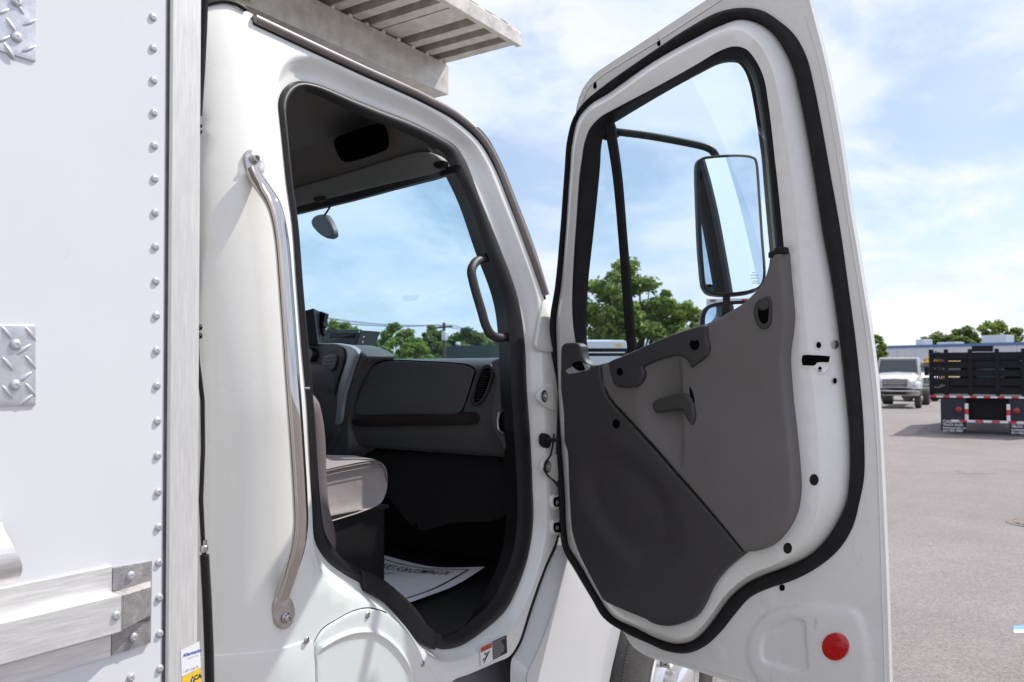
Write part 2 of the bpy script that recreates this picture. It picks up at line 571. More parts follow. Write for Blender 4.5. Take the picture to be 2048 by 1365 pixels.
def text(name, body, fn, m, parent, size=1.0, shear=0.0, bold=0.0, align='LEFT'):
    """flat print: letters laid on a surface through fn(x, y) -> point"""
    cu = bpy.data.curves.new('lettering', 'FONT')
    cu.body = body
    cu.size = size
    cu.shear = shear
    cu.offset = bold
    cu.align_x = align
    cu.resolution_u = 3
    ob = bpy.data.objects.new('lettering', cu)
    COL.objects.link(ob)
    dg = bpy.context.evaluated_depsgraph_get()
    me = bpy.data.meshes.new_from_object(ob.evaluated_get(dg))
    bpy.data.objects.remove(ob)
    bpy.data.curves.remove(cu)
    for v in me.vertices:
        v.co = fn(v.co.x, v.co.y)
    me.name = name
    me.materials.clear()
    me.materials.append(M[m])
    return put(bpy.data.objects.new(name, me), parent)


def wid(body, size):
    return len(body) * size * 0.6


# ------------------------------------------------------------------ surfaces of the truck
def lean(h):
    return 0.18 * (max(0.0, h + 0.10) / 0.95) ** 1.5


def corner(x):
    R, x0 = 0.26, 1.34
    if x >= x0: return 0.0
    d = min(x0 - x, R * 0.985)
    return R - math.sqrt(R * R - d * d)


YC, YB = 1.52, 1.36
cab = Surf((0, YC), (1, 0), (0, -1), lambda a, b: -lean(b) - corner(a))
box = Surf((0, YB), (1, 0), (0, -1))
HX = 2.52
DA = math.radians(180 + 76)
door_e = (math.cos(DA), math.sin(DA))
DN = math.radians(90 + 76)
door_n = (math.cos(DN), math.sin(DN))
dr = Surf((HX, YC), door_e, door_n, lambda a, b: lean(b))
dash = Surf((2.46, 0), (0, 1), (-1, 0))

# ================================================================== SETTING: ground
asph = bpy.data.materials.new('asphalt')
asph.use_nodes = True
n_, l_ = asph.node_tree.nodes, asph.node_tree.links
p_ = n_['Principled BSDF']
p_.inputs['Roughness'].default_value = 0.85
tco = n_.new('ShaderNodeTexCoord')


def anoise(scale, detail, rough=0.6, kind='ShaderNodeTexNoise'):
    z = n_.new(kind)
    z.inputs['Scale'].default_value = scale
    if kind == 'ShaderNodeTexNoise':
        z.inputs['Detail'].default_value = detail
        z.inputs['Roughness'].default_value = rough
    l_.new(tco.outputs['Object'], z.inputs['Vector'])
    return z


big, mid, fine = anoise(0.18, 5), anoise(1.1, 8, .7), anoise(70, 3)
stone = anoise(85, 0, kind='ShaderNodeTexVoronoi')
r1 = n_.new('ShaderNodeValToRGB')
r1.color_ramp.elements[0].position = 0.35; r1.color_ramp.elements[0].color = (0.150, 0.134, 0.131, 1)
r1.color_ramp.elements[1].position = 0.65; r1.color_ramp.elements[1].color = (0.215, 0.193, 0.189, 1)
addn = n_.new('ShaderNodeMath'); addn.operation = 'ADD'
mlt = n_.new('ShaderNodeMath'); mlt.operation = 'MULTIPLY'; mlt.inputs[1].default_value = 0.5
mlt2 = n_.new('ShaderNodeMath'); mlt2.operation = 'MULTIPLY'; mlt2.inputs[1].default_value = 0.5
l_.new(big.outputs['Fac'], mlt.inputs[0]); l_.new(mid.outputs['Fac'], mlt2.inputs[0])
l_.new(mlt.outputs[0], addn.inputs[0]); l_.new(mlt2.outputs[0], addn.inputs[1])
l_.new(addn.outputs[0], r1.inputs[0])
r2 = n_.new('ShaderNodeValToRGB')
r2.color_ramp.elements[0].position = 0.0; r2.color_ramp.elements[0].color = (0.62, 0.61, 0.6, 1)
r2.color_ramp.elements[1].position = 1.0; r2.color_ramp.elements[1].color = (1.36, 1.34, 1.32, 1)
l_.new(stone.outputs['Color'], r2.inputs[0])
mm = n_.new('ShaderNodeMix'); mm.data_type = 'RGBA'; mm.blend_type = 'MULTIPLY'; mm.inputs['Factor'].default_value = 1.0
l_.new(r1.outputs[0], mm.inputs['A']); l_.new(r2.outputs[0], mm.inputs['B'])
l_.new(mm.outputs['Result'], p_.inputs['Base Color'])
bp_ = n_.new('ShaderNodeBump'); bp_.inputs['Strength'].default_value = 0.5; bp_.inputs['Distance'].default_value = 0.006
l_.new(stone.outputs['Distance'], bp_.inputs['Height']); l_.new(bp_.outputs[0], p_.inputs['Normal'])
M['asphalt'] = asph
M['grass'] = mat('dry_grass', (0.09, 0.12, 0.04), 0.9, col2=(0.15, 0.14, 0.07), nscale=0.8)
M['stain'] = mat('asphalt_stain', (0.135, 0.125, 0.123), 0.85, col2=(0.185, 0.17, 0.168), nscale=6, bump=0.3, bscale=80)
g = MB().add([(-1500, -1500, -0.05), (1500, -1500, -0.05), (1500, 1500, -0.05), (-1500, 1500, -0.05)], [(0, 1, 2, 3)]).build('ground', 'grass', smooth=False)
tag(g, kind='structure')
g = MB().add([(-60, -160, 0), (160, -160, 0), (160, 95, 0), (-60, 95, 0)], [(0, 1, 2, 3)]).build('parking_lot', 'asphalt', smooth=False)
tag(g, kind='structure')
HG = -CAMZ


def gpt(px, py, z=0.0):
    return at_h(px, py, HG + z)


# painted parking mark, drain cover, oil stain
M['blue_paint'] = mat('blue_road_paint', (0.10, 0.33, 0.55), 0.7, col2=(0.14, 0.30, 0.45), nscale=14)
M['white_paint'] = mat('white_road_paint', (0.70, 0.70, 0.68), 0.7, col2=(0.45, 0.44, 0.43), nscale=14)
M['iron'] = mat('cast_iron', (0.20, 0.16, 0.145), 0.75, 0.2, col2=(0.13, 0.11, 0.10), nscale=30, bump=0.4, bscale=60)
pm = [gpt(x, y, 0.004) for x, y in ((2026, 1252), (2120, 1250), (2122, 1258), (2027, 1259))]
o = MB().add(pm, [(0, 1, 2, 3)]).build('painted_marking', 'blue_paint', smooth=False)
tag(o, kind='structure')
pm = [gpt(x, y, 0.004) for x, y in ((2027, 1259.4), (2122, 1258.4), (2124, 1266), (2028, 1267))]
o = MB().add(pm, [(0, 1, 2, 3)]).build('painted_marking', 'white_paint', smooth=False)
tag(o, kind='structure')
mc = gpt(2092, 1049)
mh = MB().lathe([(0.42, 0.0), (0.42, 0.008), (0.36, 0.008), (0.36, 0.004), (0.34, 0.004), (0.34, 0.010), (0.0, 0.012)], mc, n=40).build('manhole_cover', 'iron')
tag(mh, 'round rusty iron manhole cover set in the asphalt', 'manhole cover')
rib = MB()
for k in range(-4, 5):
    w_ = math.sqrt(0.33**2 - (k * 0.07)**2)
    rib.box(mc.x - w_, mc.x + w_, mc.y + k * 0.07 - 0.012, mc.y + k * 0.07 + 0.012, 0.0105, 0.018)
rib.build('rib_pattern', 'iron', mh, smooth=False)
sc = gpt(1948, 945)
o = MB().add([(sc.x + .30 * math.cos(t) * (1 + .2 * math.sin(3 * t)), sc.y + .30 * math.sin(t) * (1 + .15 * math.cos(5 * t)), 0.004) for t in [k * math.pi / 12 for k in range(24)]], [tuple(range(24))]).build('oil_stain', 'stain', smooth=False)
tag(o, kind='structure')

# ================================================================== THE TRUCK
truck = empty('box_truck', (2.0, 2.6, 0))
tag(truck, 'white truck with riveted aluminium cargo body and its passenger door wide open', 'truck')

# ---------------------------------------------------- cargo body
X1 = box.ab(329, 700)[0]
mb = MB()
KL = .0085
def lx(h): return X1 - KL * (h - .02)
mb.hexa([(-4.2, YB, .62), (lx(.62 - CAMZ), YB, .62), (lx(.62 - CAMZ), 3.85, .62), (-4.2, 3.85, .62), (-4.2, YB, 3.75), (lx(3.75 - CAMZ), YB, 3.75), (lx(3.75 - CAMZ), 3.85, 3.75), (-4.2, 3.85, 3.75)])
body = mb.build('cargo_body', 'box_white', truck, smooth=False)
RIV_Y = [35, 97, 161, 226, 292, 358, 426, 494, 563, 632, 702, 772, 843, 912, 985, 1055, 1126, 1196, 1268, 1338]


def rivx(y):
    return 308.5 + (y - 300) * .0105


rv_me = MB().lathe([(0.0074, 0.0), (0.0073, 0.0012), (0.0062, 0.0028), (0.0045, 0.0037), (0.0024, 0.0039), (0.0021, 0.0030), (0.0, 0.0030)], (0, 0, 0), (0, -1, 0), 16).build('rivet', 'rivet', body).data
first_rivet = [o for o in COL.objects if o.name.startswith('rivet')][-1]
used_first = []


def rivet(p, parent, sc=1.0):
    if not used_first and parent is body:
        o = first_rivet
        used_first.append(1)
    else:
        o = put(bpy.data.objects.new('rivet', rv_me), parent)
    o.location = p
    o.scale = (sc, sc, sc)
    o.rotation_euler = (0, random.uniform(0, 6.28), 0)
    return o


for y in RIV_Y:
    rivet(box.P(rivx(y), y, 0.0), body)
# the dark joint, the aluminium corner post
xs, xe = box.ab(330, 700)[0], box.ab(401, 700)[0]
post = MB()
prof = []
for k in range(7):
    t = k / 6 * math.pi / 2
    prof.append((xe - 0.016 + 0.016 * math.sin(t), YB - 0.006 + 0.016 - 0.016 * math.cos(t)))
prof = [(xs + 0.004, YB + 0.05), (xs + 0.004, YB - 0.003), (xs + 0.008, YB - 0.006)] + prof + [(xe, YB + 0.20), (xs + 0.004, YB + 0.20)]
post.loft([[(x - KL * (z - CAMZ - .02), y, z) for x, y in prof] for z in (0.62, 3.78)], True, True)
post.build('corner_post', 'alu', body, ang=30)
MB().loft([[(x - KL * (z - CAMZ - .02), y, z) for x, y in ((xs - .0015, YB - .0015), (xs + .0039, YB - .0015), (xs + .0039, YB + .04), (xs - .0015, YB + .04))] for z in (.62, 3.75)], True, True).build('joint_sealant', 'sealant', body, smooth=False)

# rub rail: one extrusion, its cast end and rivets
def bh(x, y, q): return box.ab(x, y, q)[1]
hA, hB = bh(223, 1134, 0.006), bh(225, 1184, 0.006)
hC, hD = bh(244, 1191, 0.036), bh(246, 1262, 0.036)
hE, hF = bh(229, 1266, 0.006), bh(229, 1311, 0.006)
prof = [(hA, 0), (hA, .005), (hB, .005), (hC, .036), (hD, .036), (hE - .004, .005), (hF, .005), (hF, 0)]
xr = box.ab(225, 1150, 0.006)[0]
xr2 = box.ab(245, 1220, 0.036)[0]
rail = MB()
rail.loft([[box.map(-3.2, b, q) for b, q in prof], [box.map(xr, b, q) for b, q in prof]], True, True)
rail.loft([[box.map(xr - .001, b, q) for b, q in prof[2:6]], [box.map(xr2, b, q) for b, q in prof[2:6]]], True, True)
rail.build('rub_rail', 'alu_x', body, ang=20)
cast = MB()
xq = box.ab(303, 1200, 0.006)[0]
hT, hBt = bh(265, 1127, .008), bh(268, 1300, .008)
region(cast, box, [(xr + .001, hT - .002), (xq, hT - .004), (xq, hBt + .003), (xr + .001, hBt)], q=.009, step=.02, r=.003)
cast.loft([box.map_loop([(xr + .001, hT - .002), (xq, hT - .004), (xq, hBt + .003), (xr + .001, hBt)], q) for q in (.006, .0)])
w0, w1 = xr2 + .0015, xq - .004
cast.hexa([box.map(w0, hC + .001, .009), box.map(w0, hD - .001, .009), box.map(w1, hD - .004, .0085), box.map(w1, hC + .006, .0085),
           box.map(w0, hC - .001, .0355), box.map(w0, hD + .002, .0355), box.map(w1 - .002, hD + .006, .0125), box.map(w1 - .002, hC - .004, .0125)])
cast.build('rail_end_casting', 'cast', body, ang=25)
for px, py, q in ((261, 1152, .009), (232, 1232, .036), (267, 1275, .009), (261, 1356, .0)):
    rivet(box.P(px, py, q), body, 1.05)
# bent aluminium guard over the rail at the left
gd = MB()
hc_, rr = bh(10, 1120, .05), 0.048
xg = box.ab(31, 1110, .02)[0]
arc = [(hc_ + rr * math.cos(t), .004 + rr * 1.0 * math.sin(t)) for t in [k / 14 * math.pi for k in range(15)]]
L0 = [box.map(-1.4, b, q) for b, q in arc]
L1 = [box.map(xg - .012 - .010 * math.sin(k / 14 * math.pi * 2.2), b, q) for k, (b, q) in enumerate(arc)]
L2 = [box.map(xg - .012 - .010 * math.sin(k / 14 * math.pi * 2.2), hc_ + (b - hc_) * .93, max(.001, q * .93)) for k, (b, q) in enumerate(arc)]
L3 = [box.map(-1.4, hc_ + (b - hc_) * .93, max(.001, q * .93)) for b, q in arc]
gd.loft([L0, L1, L2, L3], False)
gd.build('rail_guard', 'alu_x', body, ang=45)
# diamond plates

def diamond_mesh():
    mb = MB()
    loops = []
    for i in range(9):
        t = i / 8
        x = (t - .5) * .029
        w = .0040 * math.sin(math.pi * t) ** .8 + .0002
        h = .0026 * math.sin(math.pi * t) ** .7
        loops.append([(x, 0.0003, -w), (x, -h * .8, -w * .5), (x, -h, 0), (x, -h * .8, w * .5), (x, 0.0003, w)])
    mb.loft(loops, False)
    return mb


dm = None
plates = [([(-60, -60), (72, -60), (71, 124), (-60, 84)], [(3, 24, 0), (59, 45, 0), (23, 52, 1), (5, 79, 0), (57, 98, 0), (37, 13, 1), (19, 103, 1), (-22, 40, 1)], [(33, 4), (33, 75)]),
          ([(-60, 649), (71, 651), (71, 811), (-60, 813)], [(13, 666, 1), (15, 728, 1), (15, 785, 1), (61, 668, 1), (61, 725, 1), (61, 780, 1), (47, 699, 0), (49, 755, 0), (52, 800, 0), (-22, 700, 0), (-22, 755, 0)], [(31, 690), (30, 771)])]
for poly, dots, rvs in plates:
    pl = panel('diamond_plate', 'plate', body, box, poly, .0032, .0030, .0008, .02, spline=False)
    for px, py, dwn in dots:
        p = box.P(px, py, .0031)
        if dm is None:
            o = diamond_mesh().build('raised_diamond', 'plate', body)
            dm = o.data
        else:
            o = put(bpy.data.objects.new('raised_diamond', dm), body)
        o.location = p
        o.rotation_euler = (0, math.radians(52 if dwn else -38), 0)
    for px, py in rvs:
        rivet(box.P(px, py, .0032), body, 1.18)
# stickers on the post
def post_panel(name, m, pts, q):
    mb = MB()
    ab = [box.ab(x, y, q) for x, y in pts]
    mb.add([box.map(a, b, q) for a, b in ab], [tuple(range(len(ab)))])
    return mb.build(name, m, body, smooth=False)


QP = .0066
post_panel('maker_sticker', 'sticker', [(361.5, 1301), (399, 1283), (402, 1335), (363.5, 1354)], QP)
post_panel('caution_sticker', 'yellow', [(364, 1354.5), (402, 1335.5), (404, 1420), (367, 1430)], QP)


def on_box(px, py, q):
    a0, b0 = box.ab(px, py, q)
    return lambda x, y: box.map(a0 + x, b0 + y, q)


text('lettering', 'Aftermarke', on_box(365.5, 1315, QP + .0004), 'ink_blue', body, .0082, .25, .0003)
text('lettering', 'Hackbarn 1200', on_box(375, 1319, QP + .0004), 'ink_grey', body, .0036, .2)
text('lettering', '1-877-238-72', on_box(366.5, 1346.5, QP + .0004), 'ink_grey', body, .0058, 0)
text('lettering', 'CA', on_box(388, 1361, QP + .0004), 'ink', body, .0118, 0, .0005)
mb = MB()
a0, b0 = box.ab(385, 1361, QP + .0004)
tri = [box.ab(378, 1372, QP), box.ab(390, 1366, QP), box.ab(385, 1351, QP)]
mb.add([box.map(a, b, QP + .0004) for a, b in tri], [(0, 1, 2)])
mb.build('warning_triangle', 'ink', body, smooth=False)
mb = MB()
a0, b0 = box.ab(384.6, 1366, QP)
mb.add([box.map(a0 - .0006, b0, QP + .0008), box.map(a0 + .0006, b0, QP + .0008), box.map(a0 + .0010, b0 + .008, QP + .0008), box.map(a0 - .0010, b0 + .008, QP + .0008)], [(0, 1, 2, 3)])
mb.build('exclamation_mark', 'sticker', body, smooth=False)
# corrugated loom between body and cab
def loom(pts, r, name, pitch=.0042):
    pts = [Vector(p) for p in pts]
    out, rs = [], []
    for a, b in zip(pts[:-1], pts[1:]):
        L = (b - a).length
        n = max(2, int(L / pitch) * 4)
        for k in range(n):
            out.append(a.lerp(b, k / n))
            rs.append(r * (1.0 if (len(out) // 2) % 2 else .80))
    out.append(pts[-1]); rs.append(r)
    MB().tube(out, rs, 10).build(name, 'rubber', body, ang=60)


def yb(px, py, Y): return at_y(px, py, Y)


loom([yb(409, -30, 1.43), yb(406, 60, 1.43), yb(402, 140, 1.43), yb(396, 230, 1.43)], .0085, 'cable_loom')
loom([yb(409, 1110, 1.44), yb(414, 1200, 1.44), yb(418, 1300, 1.44), yb(420, 1400, 1.44)], .0098, 'cable_loom')
MB().tube([yb(392, 640, 1.47), yb(395, 720, 1.47), yb(405, 800, 1.47), yb(406, 900, 1.47), yb(402, 1000, 1.45), yb(406, 1085, 1.44), yb(409, 1115, 1.44)], .0045, 8).build('cable', 'rubber', body)
MB().lathe([(.006, 0), (.008, .004), (.008, .012), (.006, .014), (.006, .024)], yb(408, 1105, 1.44), (0, 0, 1), 10).build('hose_clamp', 'steel', body)
for py in (250, 262, 655, 672):
    MB().lathe([(.004, -.006), (.007, -.004), (.007, .004), (.004, .006)], yb(397, py, 1.46), (1, .2, .1), 8).build('cable_clip', 'black', body)

# ---------------------------------------------------- cab skin
J0 = [(553, 186, 1), (556, 155), (567, 128), (583, 113), (605, 109), (640, 115), (722, 154), (790, 184), (851, 212), (912, 251), (957, 296), (978, 332), (1012, 412), (1050, 512),
      (1078, 600), (1085, 700), (1088, 800), (1092, 900), (1094, 1000), (1090, 1090), (1075, 1150), (1048, 1220), (1022, 1262), (980, 1297), (930, 1322), (885, 1328), (845, 1306),
      (808, 1262), (768, 1226), (730, 1206), (682, 1190), (648, 1160), (631, 1110), (622, 1006), (615, 905), (610, 811), (600, 703), (590, 575), (580, 440), (570, 371), (559.5, 270), (554, 216)]
S0 = [(556, 208), (560, 190), (571, 174), (583, 166), (597, 162.5), (627, 166.5), (712, 200), (770, 223), (817, 241), (878, 272), (912, 294), (930, 320), (961, 401), (1000, 495),
      (1037, 601), (1049, 678), (1054, 780), (1061, 878), (1065, 968), (1066, 1053), (1057, 1111), (1037, 1172), (1011, 1222), (969, 1261), (914, 1295), (882, 1299), (855, 1288),
      (822, 1245), (780, 1198), (735, 1174), (690, 1150), (655, 1124), (632, 1090), (624, 1010), (619, 920), (614, 820), (604, 707), (594, 580), (584, 445), (574, 376), (563, 274), (558, 230)]
S1 = [(571, 232), (573, 212), (582, 194), (592, 185), (604, 182.5), (626, 188), (705, 224), (755, 245), (800, 262), (860, 290), (892, 312), (907, 340), (934, 395), (972, 503),
      (1010, 612), (1019, 690), (1023, 786), (1030, 890), (1034, 968), (1034, 1050), (1026, 1105), (1005, 1160), (985, 1200), (945, 1240), (905, 1268), (880, 1270), (862, 1260),
      (838, 1226), (800, 1186), (756, 1158), (712, 1134), (676, 1106), (652, 1070), (638, 1000), (631, 915), (624, 820), (614, 707), (602, 580), (591, 445), (582, 376), (573, 280), (571, 250)]
NS = 6
J0s, S0s, S1s = sp(J0, NS), sp(S0, NS), sp(S1, NS)
outer = [(388, 20, 1), (415, 13), (440, 7), (468, 9), (488, 20), (500, 32, 1), (506, 47, 1), (625, 103), (722, 147), (851, 205), (916, 244), (964, 289), (985, 325), (1020, 405), (1060, 510), (1095, 597, 1),
         (1110, 640), (1114, 720), (1118, 860), (1120, 1000), (1112, 1080), (1090, 1132), (1060, 1215), (1036, 1288), (1020, 1312), (990, 1326), (940, 1348), (905, 1363), (890, 1400, 1), (388, 1420, 1)]
outs = sp(outer, 6)
skin = MB()
oab = cab.loop(outs, 0)
jab = cab.loop(J0s, 0)
region(skin, cab, oab, [jab], q=0.0, step=.035)
s0ab = cab.loop(S0s, -.042)
jl = []
for t, q in ((0, 0), (.10, -.003), (.25, -.012), (.5, -.030), (.8, -.040), (1, -.042), (1.06, -.045)):
    jl.append([cab.map(a0 + (a1 - a0) * t, b0 + (b1 - b0) * t, q) for (a0, b0), (a1, b1) in zip(jab, s0ab)])
skin.loft(jl)
# inner return of the skin edges so the shell has thickness
skin.loft([cab.map_loop(oab, 0), cab.map_loop(oab, -.03)])
shell = skin.build('cab_shell', 'cab_white', truck, ang=55)
# rear of the cab behind the rounded corner
x_b = min(a for a, b in oab)
MB().box(x_b + .02, x_b + .06, YC + .26, 3.8, .75, 2.72).build('rear_panel', 'cab_white', shell, smooth=False)
# door opening seal
s1ab = cab.loop(S1s, -.05)
sl = []
for k in range(9):
    t = k / 8
    q = -.042 + (-.008) * t + .016 * math.sin(math.pi * min(1, t * 1.02)) ** .8
    sl.append([cab.map(a0 + (a1 - a0) * t, b0 + (b1 - b0) * t, q) for (a0, b0), (a1, b1) in zip(s0ab, s1ab)])
MB().loft(sl).build('door_opening_seal', 'rubber_grey', shell, ang=60)
# inner jamb running into the cab, black trim
jl = [[cab.map(a, b, q) for a, b in inset(s1ab, o_)] for q, o_ in ((-.05, 0.0), (-.08, -.02), (-.13, -.05))]
MB().loft(jl).build('inner_jamb_trim', 'black', shell, ang=60)
# sill scuff plate
panel('sill_plate', 'black', shell, cab, [(724, 1143, 1), (743, 1146), (786, 1174), (817, 1207), (845, 1242), (862, 1258), (881, 1266, 1), (879, 1286), (868, 1300, 1), (838, 1284), (800, 1238), (766, 1203), (730, 1183, 1)], -.020, .02, .006, .012)
# drip rail moulding with a small end
dl = sp([(508, 38), (625, 93), (722, 138), (851, 197), (916, 234), (966, 281), (990, 322), (1023, 402), (1060, 500), (1092, 590)], 6, closed=False)
MB().tube([cab.P(x, y, .006) for x, y in dl], .0135, 12).build('drip_rail', 'drip', shell, ang=60)
MB().tube([cab.P(x - 1.5, y + 9, .002) for x, y in dl], .004, 6).build('drip_gutter', 'rubber', shell, ang=60)
# roof
rl = [cab.ab(x, y, .0) for x, y in sp([(470, 12), (508, 30), (625, 84), (722, 129), (851, 188), (916, 224), (972, 272), (998, 318), (1031, 398), (1070, 500), (1098, 590)], 6, closed=False)]
roof = MB()
loops = []
for dy, dz in ((-.004, -.012), (.0, 0.0), (.012, .006), (.05, .016), (.2, .035), (.8, .05), (2.2, .04)):
    loops.append([cab.map(a, b, 0) + Vector((-max(0, dy) * (0.22 if i > len(rl) * .55 else 0), dy, dz if i < len(rl) * .55 else dz * .2)) for i, (a, b) in enumerate(rl)])
roof.loft(loops[:5], False)
# crown of the roof: only the part that lies flat
k0 = 0
k1 = int(len(rl) * .5)
roof.loft([L[k0:k1] for L in loops[4:]], False)
roof.build('roof', 'cab_white', shell, ang=50)
MB().box(1.08, 1.9, 1.75, 3.75, CAMZ + .885, CAMZ + .905).build('roof_inner', 'headliner', shell, smooth=False)
# black cap on the rear corner
cp = [cab.P(x, y, .006) for x, y in sp([(404, 12), (425, 6), (450, 3), (474, 9), (492, 20)], 5, closed=False)]
MB().tube(cp, .0055, 8).build('roof_corner_seal', 'rubber', shell)
cp = [cab.P(x, y, -.02) + Vector((0, 0, .02)) for x, y in sp([(402, 6), (425, -2), (450, -5), (476, 2), (495, 14)], 5, closed=False)]
MB().tube(cp, .02, 10).build('roof_corner_cap', 'drip', shell)

# lower skirt and access panel
panel('lower_skirt', 'cab_white', shell, cab, [(388, 1313, 1), (440, 1309), (520, 1302), (575, 1293), (606, 1283), (618, 1277, 1), (626, 1290), (630, 1330), (630, 1440, 1), (388, 1440, 1)], .006, .008, .003, .05)
arch = sp([(643, 1296), (676, 1277), (715, 1265), (748, 1266), (778, 1283), (803, 1310), (822, 1345), (824, 1400)], 6, closed=False)
arch_ab = cab.loop(arch, .01)


arch_d = [np.array(arch_ab[i]) * (1 - t) + np.array(arch_ab[i + 1]) * t for i in range(len(arch_ab) - 1) for t in (0, .33, .66)]
arch_n = []
for i in range(1, len(arch_d) - 1):
    tv = arch_d[i + 1] - arch_d[i - 1]
    tv = np.array([-tv[1], tv[0]]) / (np.linalg.norm(tv) + 1e-9)
    arch_n += [arch_d[i] + tv * o_ for o_ in (-.014, -.009, -.0045, 0, .0045, .009, .014)]


def arch_q(V):
    d = pdist(V, arch_ab, closed=False)
    return .0058 * np.exp(-(d / .007) ** 2)


panel('access_panel', 'cab_white', shell, cab, [(634, 1440, 1), (631, 1330), (631, 1285), (645, 1262), (675, 1241), (705, 1225), (736, 1218), (766, 1225), (800, 1251), (830, 1290), (856, 1338), (880, 1375), (905, 1440, 1)], .009, .01, .004, .02, qfn=arch_q, extra_pts=arch_n)
seam = sp([(631, 1420), (629, 1330), (629, 1284), (643, 1260), (674, 1239), (704, 1223), (736, 1216), (767, 1223), (802, 1249), (832, 1289), (858, 1337)], 6, closed=False)
MB().tube([cab.P(x, y, .0004) for x, y in seam[8:44]], .0012, 6).build('panel_seam', 'rubber', shell)
def screw(px, py, q, r, parent, m='steel', surf=cab, ax=None):
    p = surf.P(px, py, q)
    ax = ax or surf.N
    mb = MB().lathe([(r * 1.15, -.001), (r * 1.15, .0012), (r, .0026), (r * .8, .0034), (r * .5, .0034), (r * .42, .0012), (0, .0012)], p, ax, 14)
    return mb.build('screw', m, parent)


screw(735, 1231, .009, .0075, shell); screw(845, 1328, .009, .0072, shell); screw(613, 1281, .008, .0075, shell)
screw(703, 1410, .009, .0075, shell)
# A-pillar cover and hinge hardware
panel('pillar_cover', 'cab_white', shell, cab, [(1086, 600, 1), (1105, 604, 1), (1106, 705, 1), (1080, 701), (1072, 694), (1076, 660)], .008, .008, .003, .02)
for cx_p, cy_p in ((1090, 793), (1097, 934)):
    panel('hinge_plate', 'cab_white', shell, cab, [(cx_p - 13, cy_p - 4), (cx_p + 1, cy_p - 20), (cx_p + 16, cy_p - 25, 1), (cx_p + 20, cy_p + 30, 1), (cx_p + 2, cy_p + 22), (cx_p - 12, cy_p + 10)], .010, .008, .003, .02)
    p = cab.P(cx_p - 1, cy_p, .010)
    MB().lathe([(.0165, 0), (.0165, .003), (.013, .0035), (.006, .0035), (.006, .008), (.0045, .010), (0, .010)], p, cab.N, 18).build('hinge_bolt', 'steel', shell)
    MB().lathe([(.021, .0002), (.021, .0009), (0, .0009)], p, cab.N, 18).build('bolt_shadow_disc', 'rubber', shell)  # black disc stands in for the shadow round the bolt
panel('wiring_boot', 'rubber', shell, cab, sp([(1084, 880), (1089, 867), (1099, 872), (1101, 884), (1096, 897), (1087, 892)], 3), .012, .014, .006, .01, spline=False)
MB().tube([cab.P(1092, 880, .02), cab.P(1104, 881, .045), cab.P(1118, 880, .07)], .007, 8).build('wiring_loom', 'rubber', shell)
MB().tube([cab.P(x, y, .02) for x, y in ((1108, 868), (1105, 895), (1101, 912), (1091, 925), (1088, 940), (1096, 952), (1108, 962), (1116, 972))], .0035, 6).build('check_wire', 'rubber', shell)
for cy_p in (1004, 1055):
    panel('check_strap_bracket', 'cab_white', shell, cab, [(1105, cy_p - 13), (1122, cy_p - 16, 1), (1126, cy_p + 16, 1), (1107, cy_p + 14), (1103, cy_p)], .010, .008, .003, .02)
    panel('bracket_recess', 'hole', shell, cab, [(1109, cy_p - 8), (1121, cy_p - 10, 1), (1123, cy_p + 10, 1), (1110, cy_p + 9)], .0115, .004, .001, .02)
    screw(1114, cy_p + 1, .0120, .0085, shell)
# the black gap between A-pillar and cowl
gp = sp([(1113, 960), (1118, 1030), (1113, 1082), (1091, 1134), (1062, 1216), (1037, 1290), (1021, 1315)], 5, closed=False)
MB().tube([cab.P(x, y, -.006) for x, y in gp], .006, 6).build('cowl_gap_seal', 'rubber', shell)
# warning label on the sill
lab = [(960, 1295), (1013, 1270.5), (1014.5, 1306), (961.5, 1333)]
def lab_p(u, v, q):
    x = (lab[0][0] * (1 - u) + lab[1][0] * u) * (1 - v) + (lab[3][0] * (1 - u) + lab[2][0] * u) * v
    y = (lab[0][1] * (1 - u) + lab[1][1] * u) * (1 - v) + (lab[3][1] * (1 - u) + lab[2][1] * u) * v
    return LABF(x, y, q)
def LABF(x, y, q):
    # the label lies on the sloping sill: same loft as the jamb there
    a, b = cab.ab(x, y, q)
    return cab.map(a, b, q)
def lab_rect(u0, u1, v0, v1, q, m, name, par):
    n = 6
    vs, fs = [], []
    for i in range(n + 1):
        for j in range(n + 1):
            vs.append(lab_p(u0 + (u1 - u0) * i / n, v0 + (v1 - v0) * j / n, q))
    for i in range(n):
        for j in range(n):
            k = i * (n + 1) + j
            fs.append((k, k + 1, k + n + 2, k + n + 1))
    return MB().add(vs, fs).build(name, m, par)
LQ = .004
wl_ = lab_rect(0, 1, 0, 1, LQ, 'sticker', 'warning_label', shell)
lab_rect(.46, 1, 0, 1, LQ + .0006, 'black', 'warning_label_text_field', shell)
lab_rect(.02, .44, .03, .30, LQ + .0006, 'orange', 'warning_label_header', shell)
text('lettering', 'WARNING', lambda x, y: lab_p(.06 + x * .1, .25 - y * .2, LQ + .0010), 'ink', shell, .75)
lines = ['Use 3 point contact', 'getting in and', 'out of vehicle', 'Keep steps clean', 'Do not jump from', 'vehicle, use steps', 'and grab handles', 'See manual']
for k, t_ in enumerate(lines):
    text('lettering', t_, lambda x, y, k=k: lab_p(.49 + x * .1, .12 + k * .115 - y * .1, LQ + .0012), 'sticker', shell, .56, 0, .02)
mb = MB()
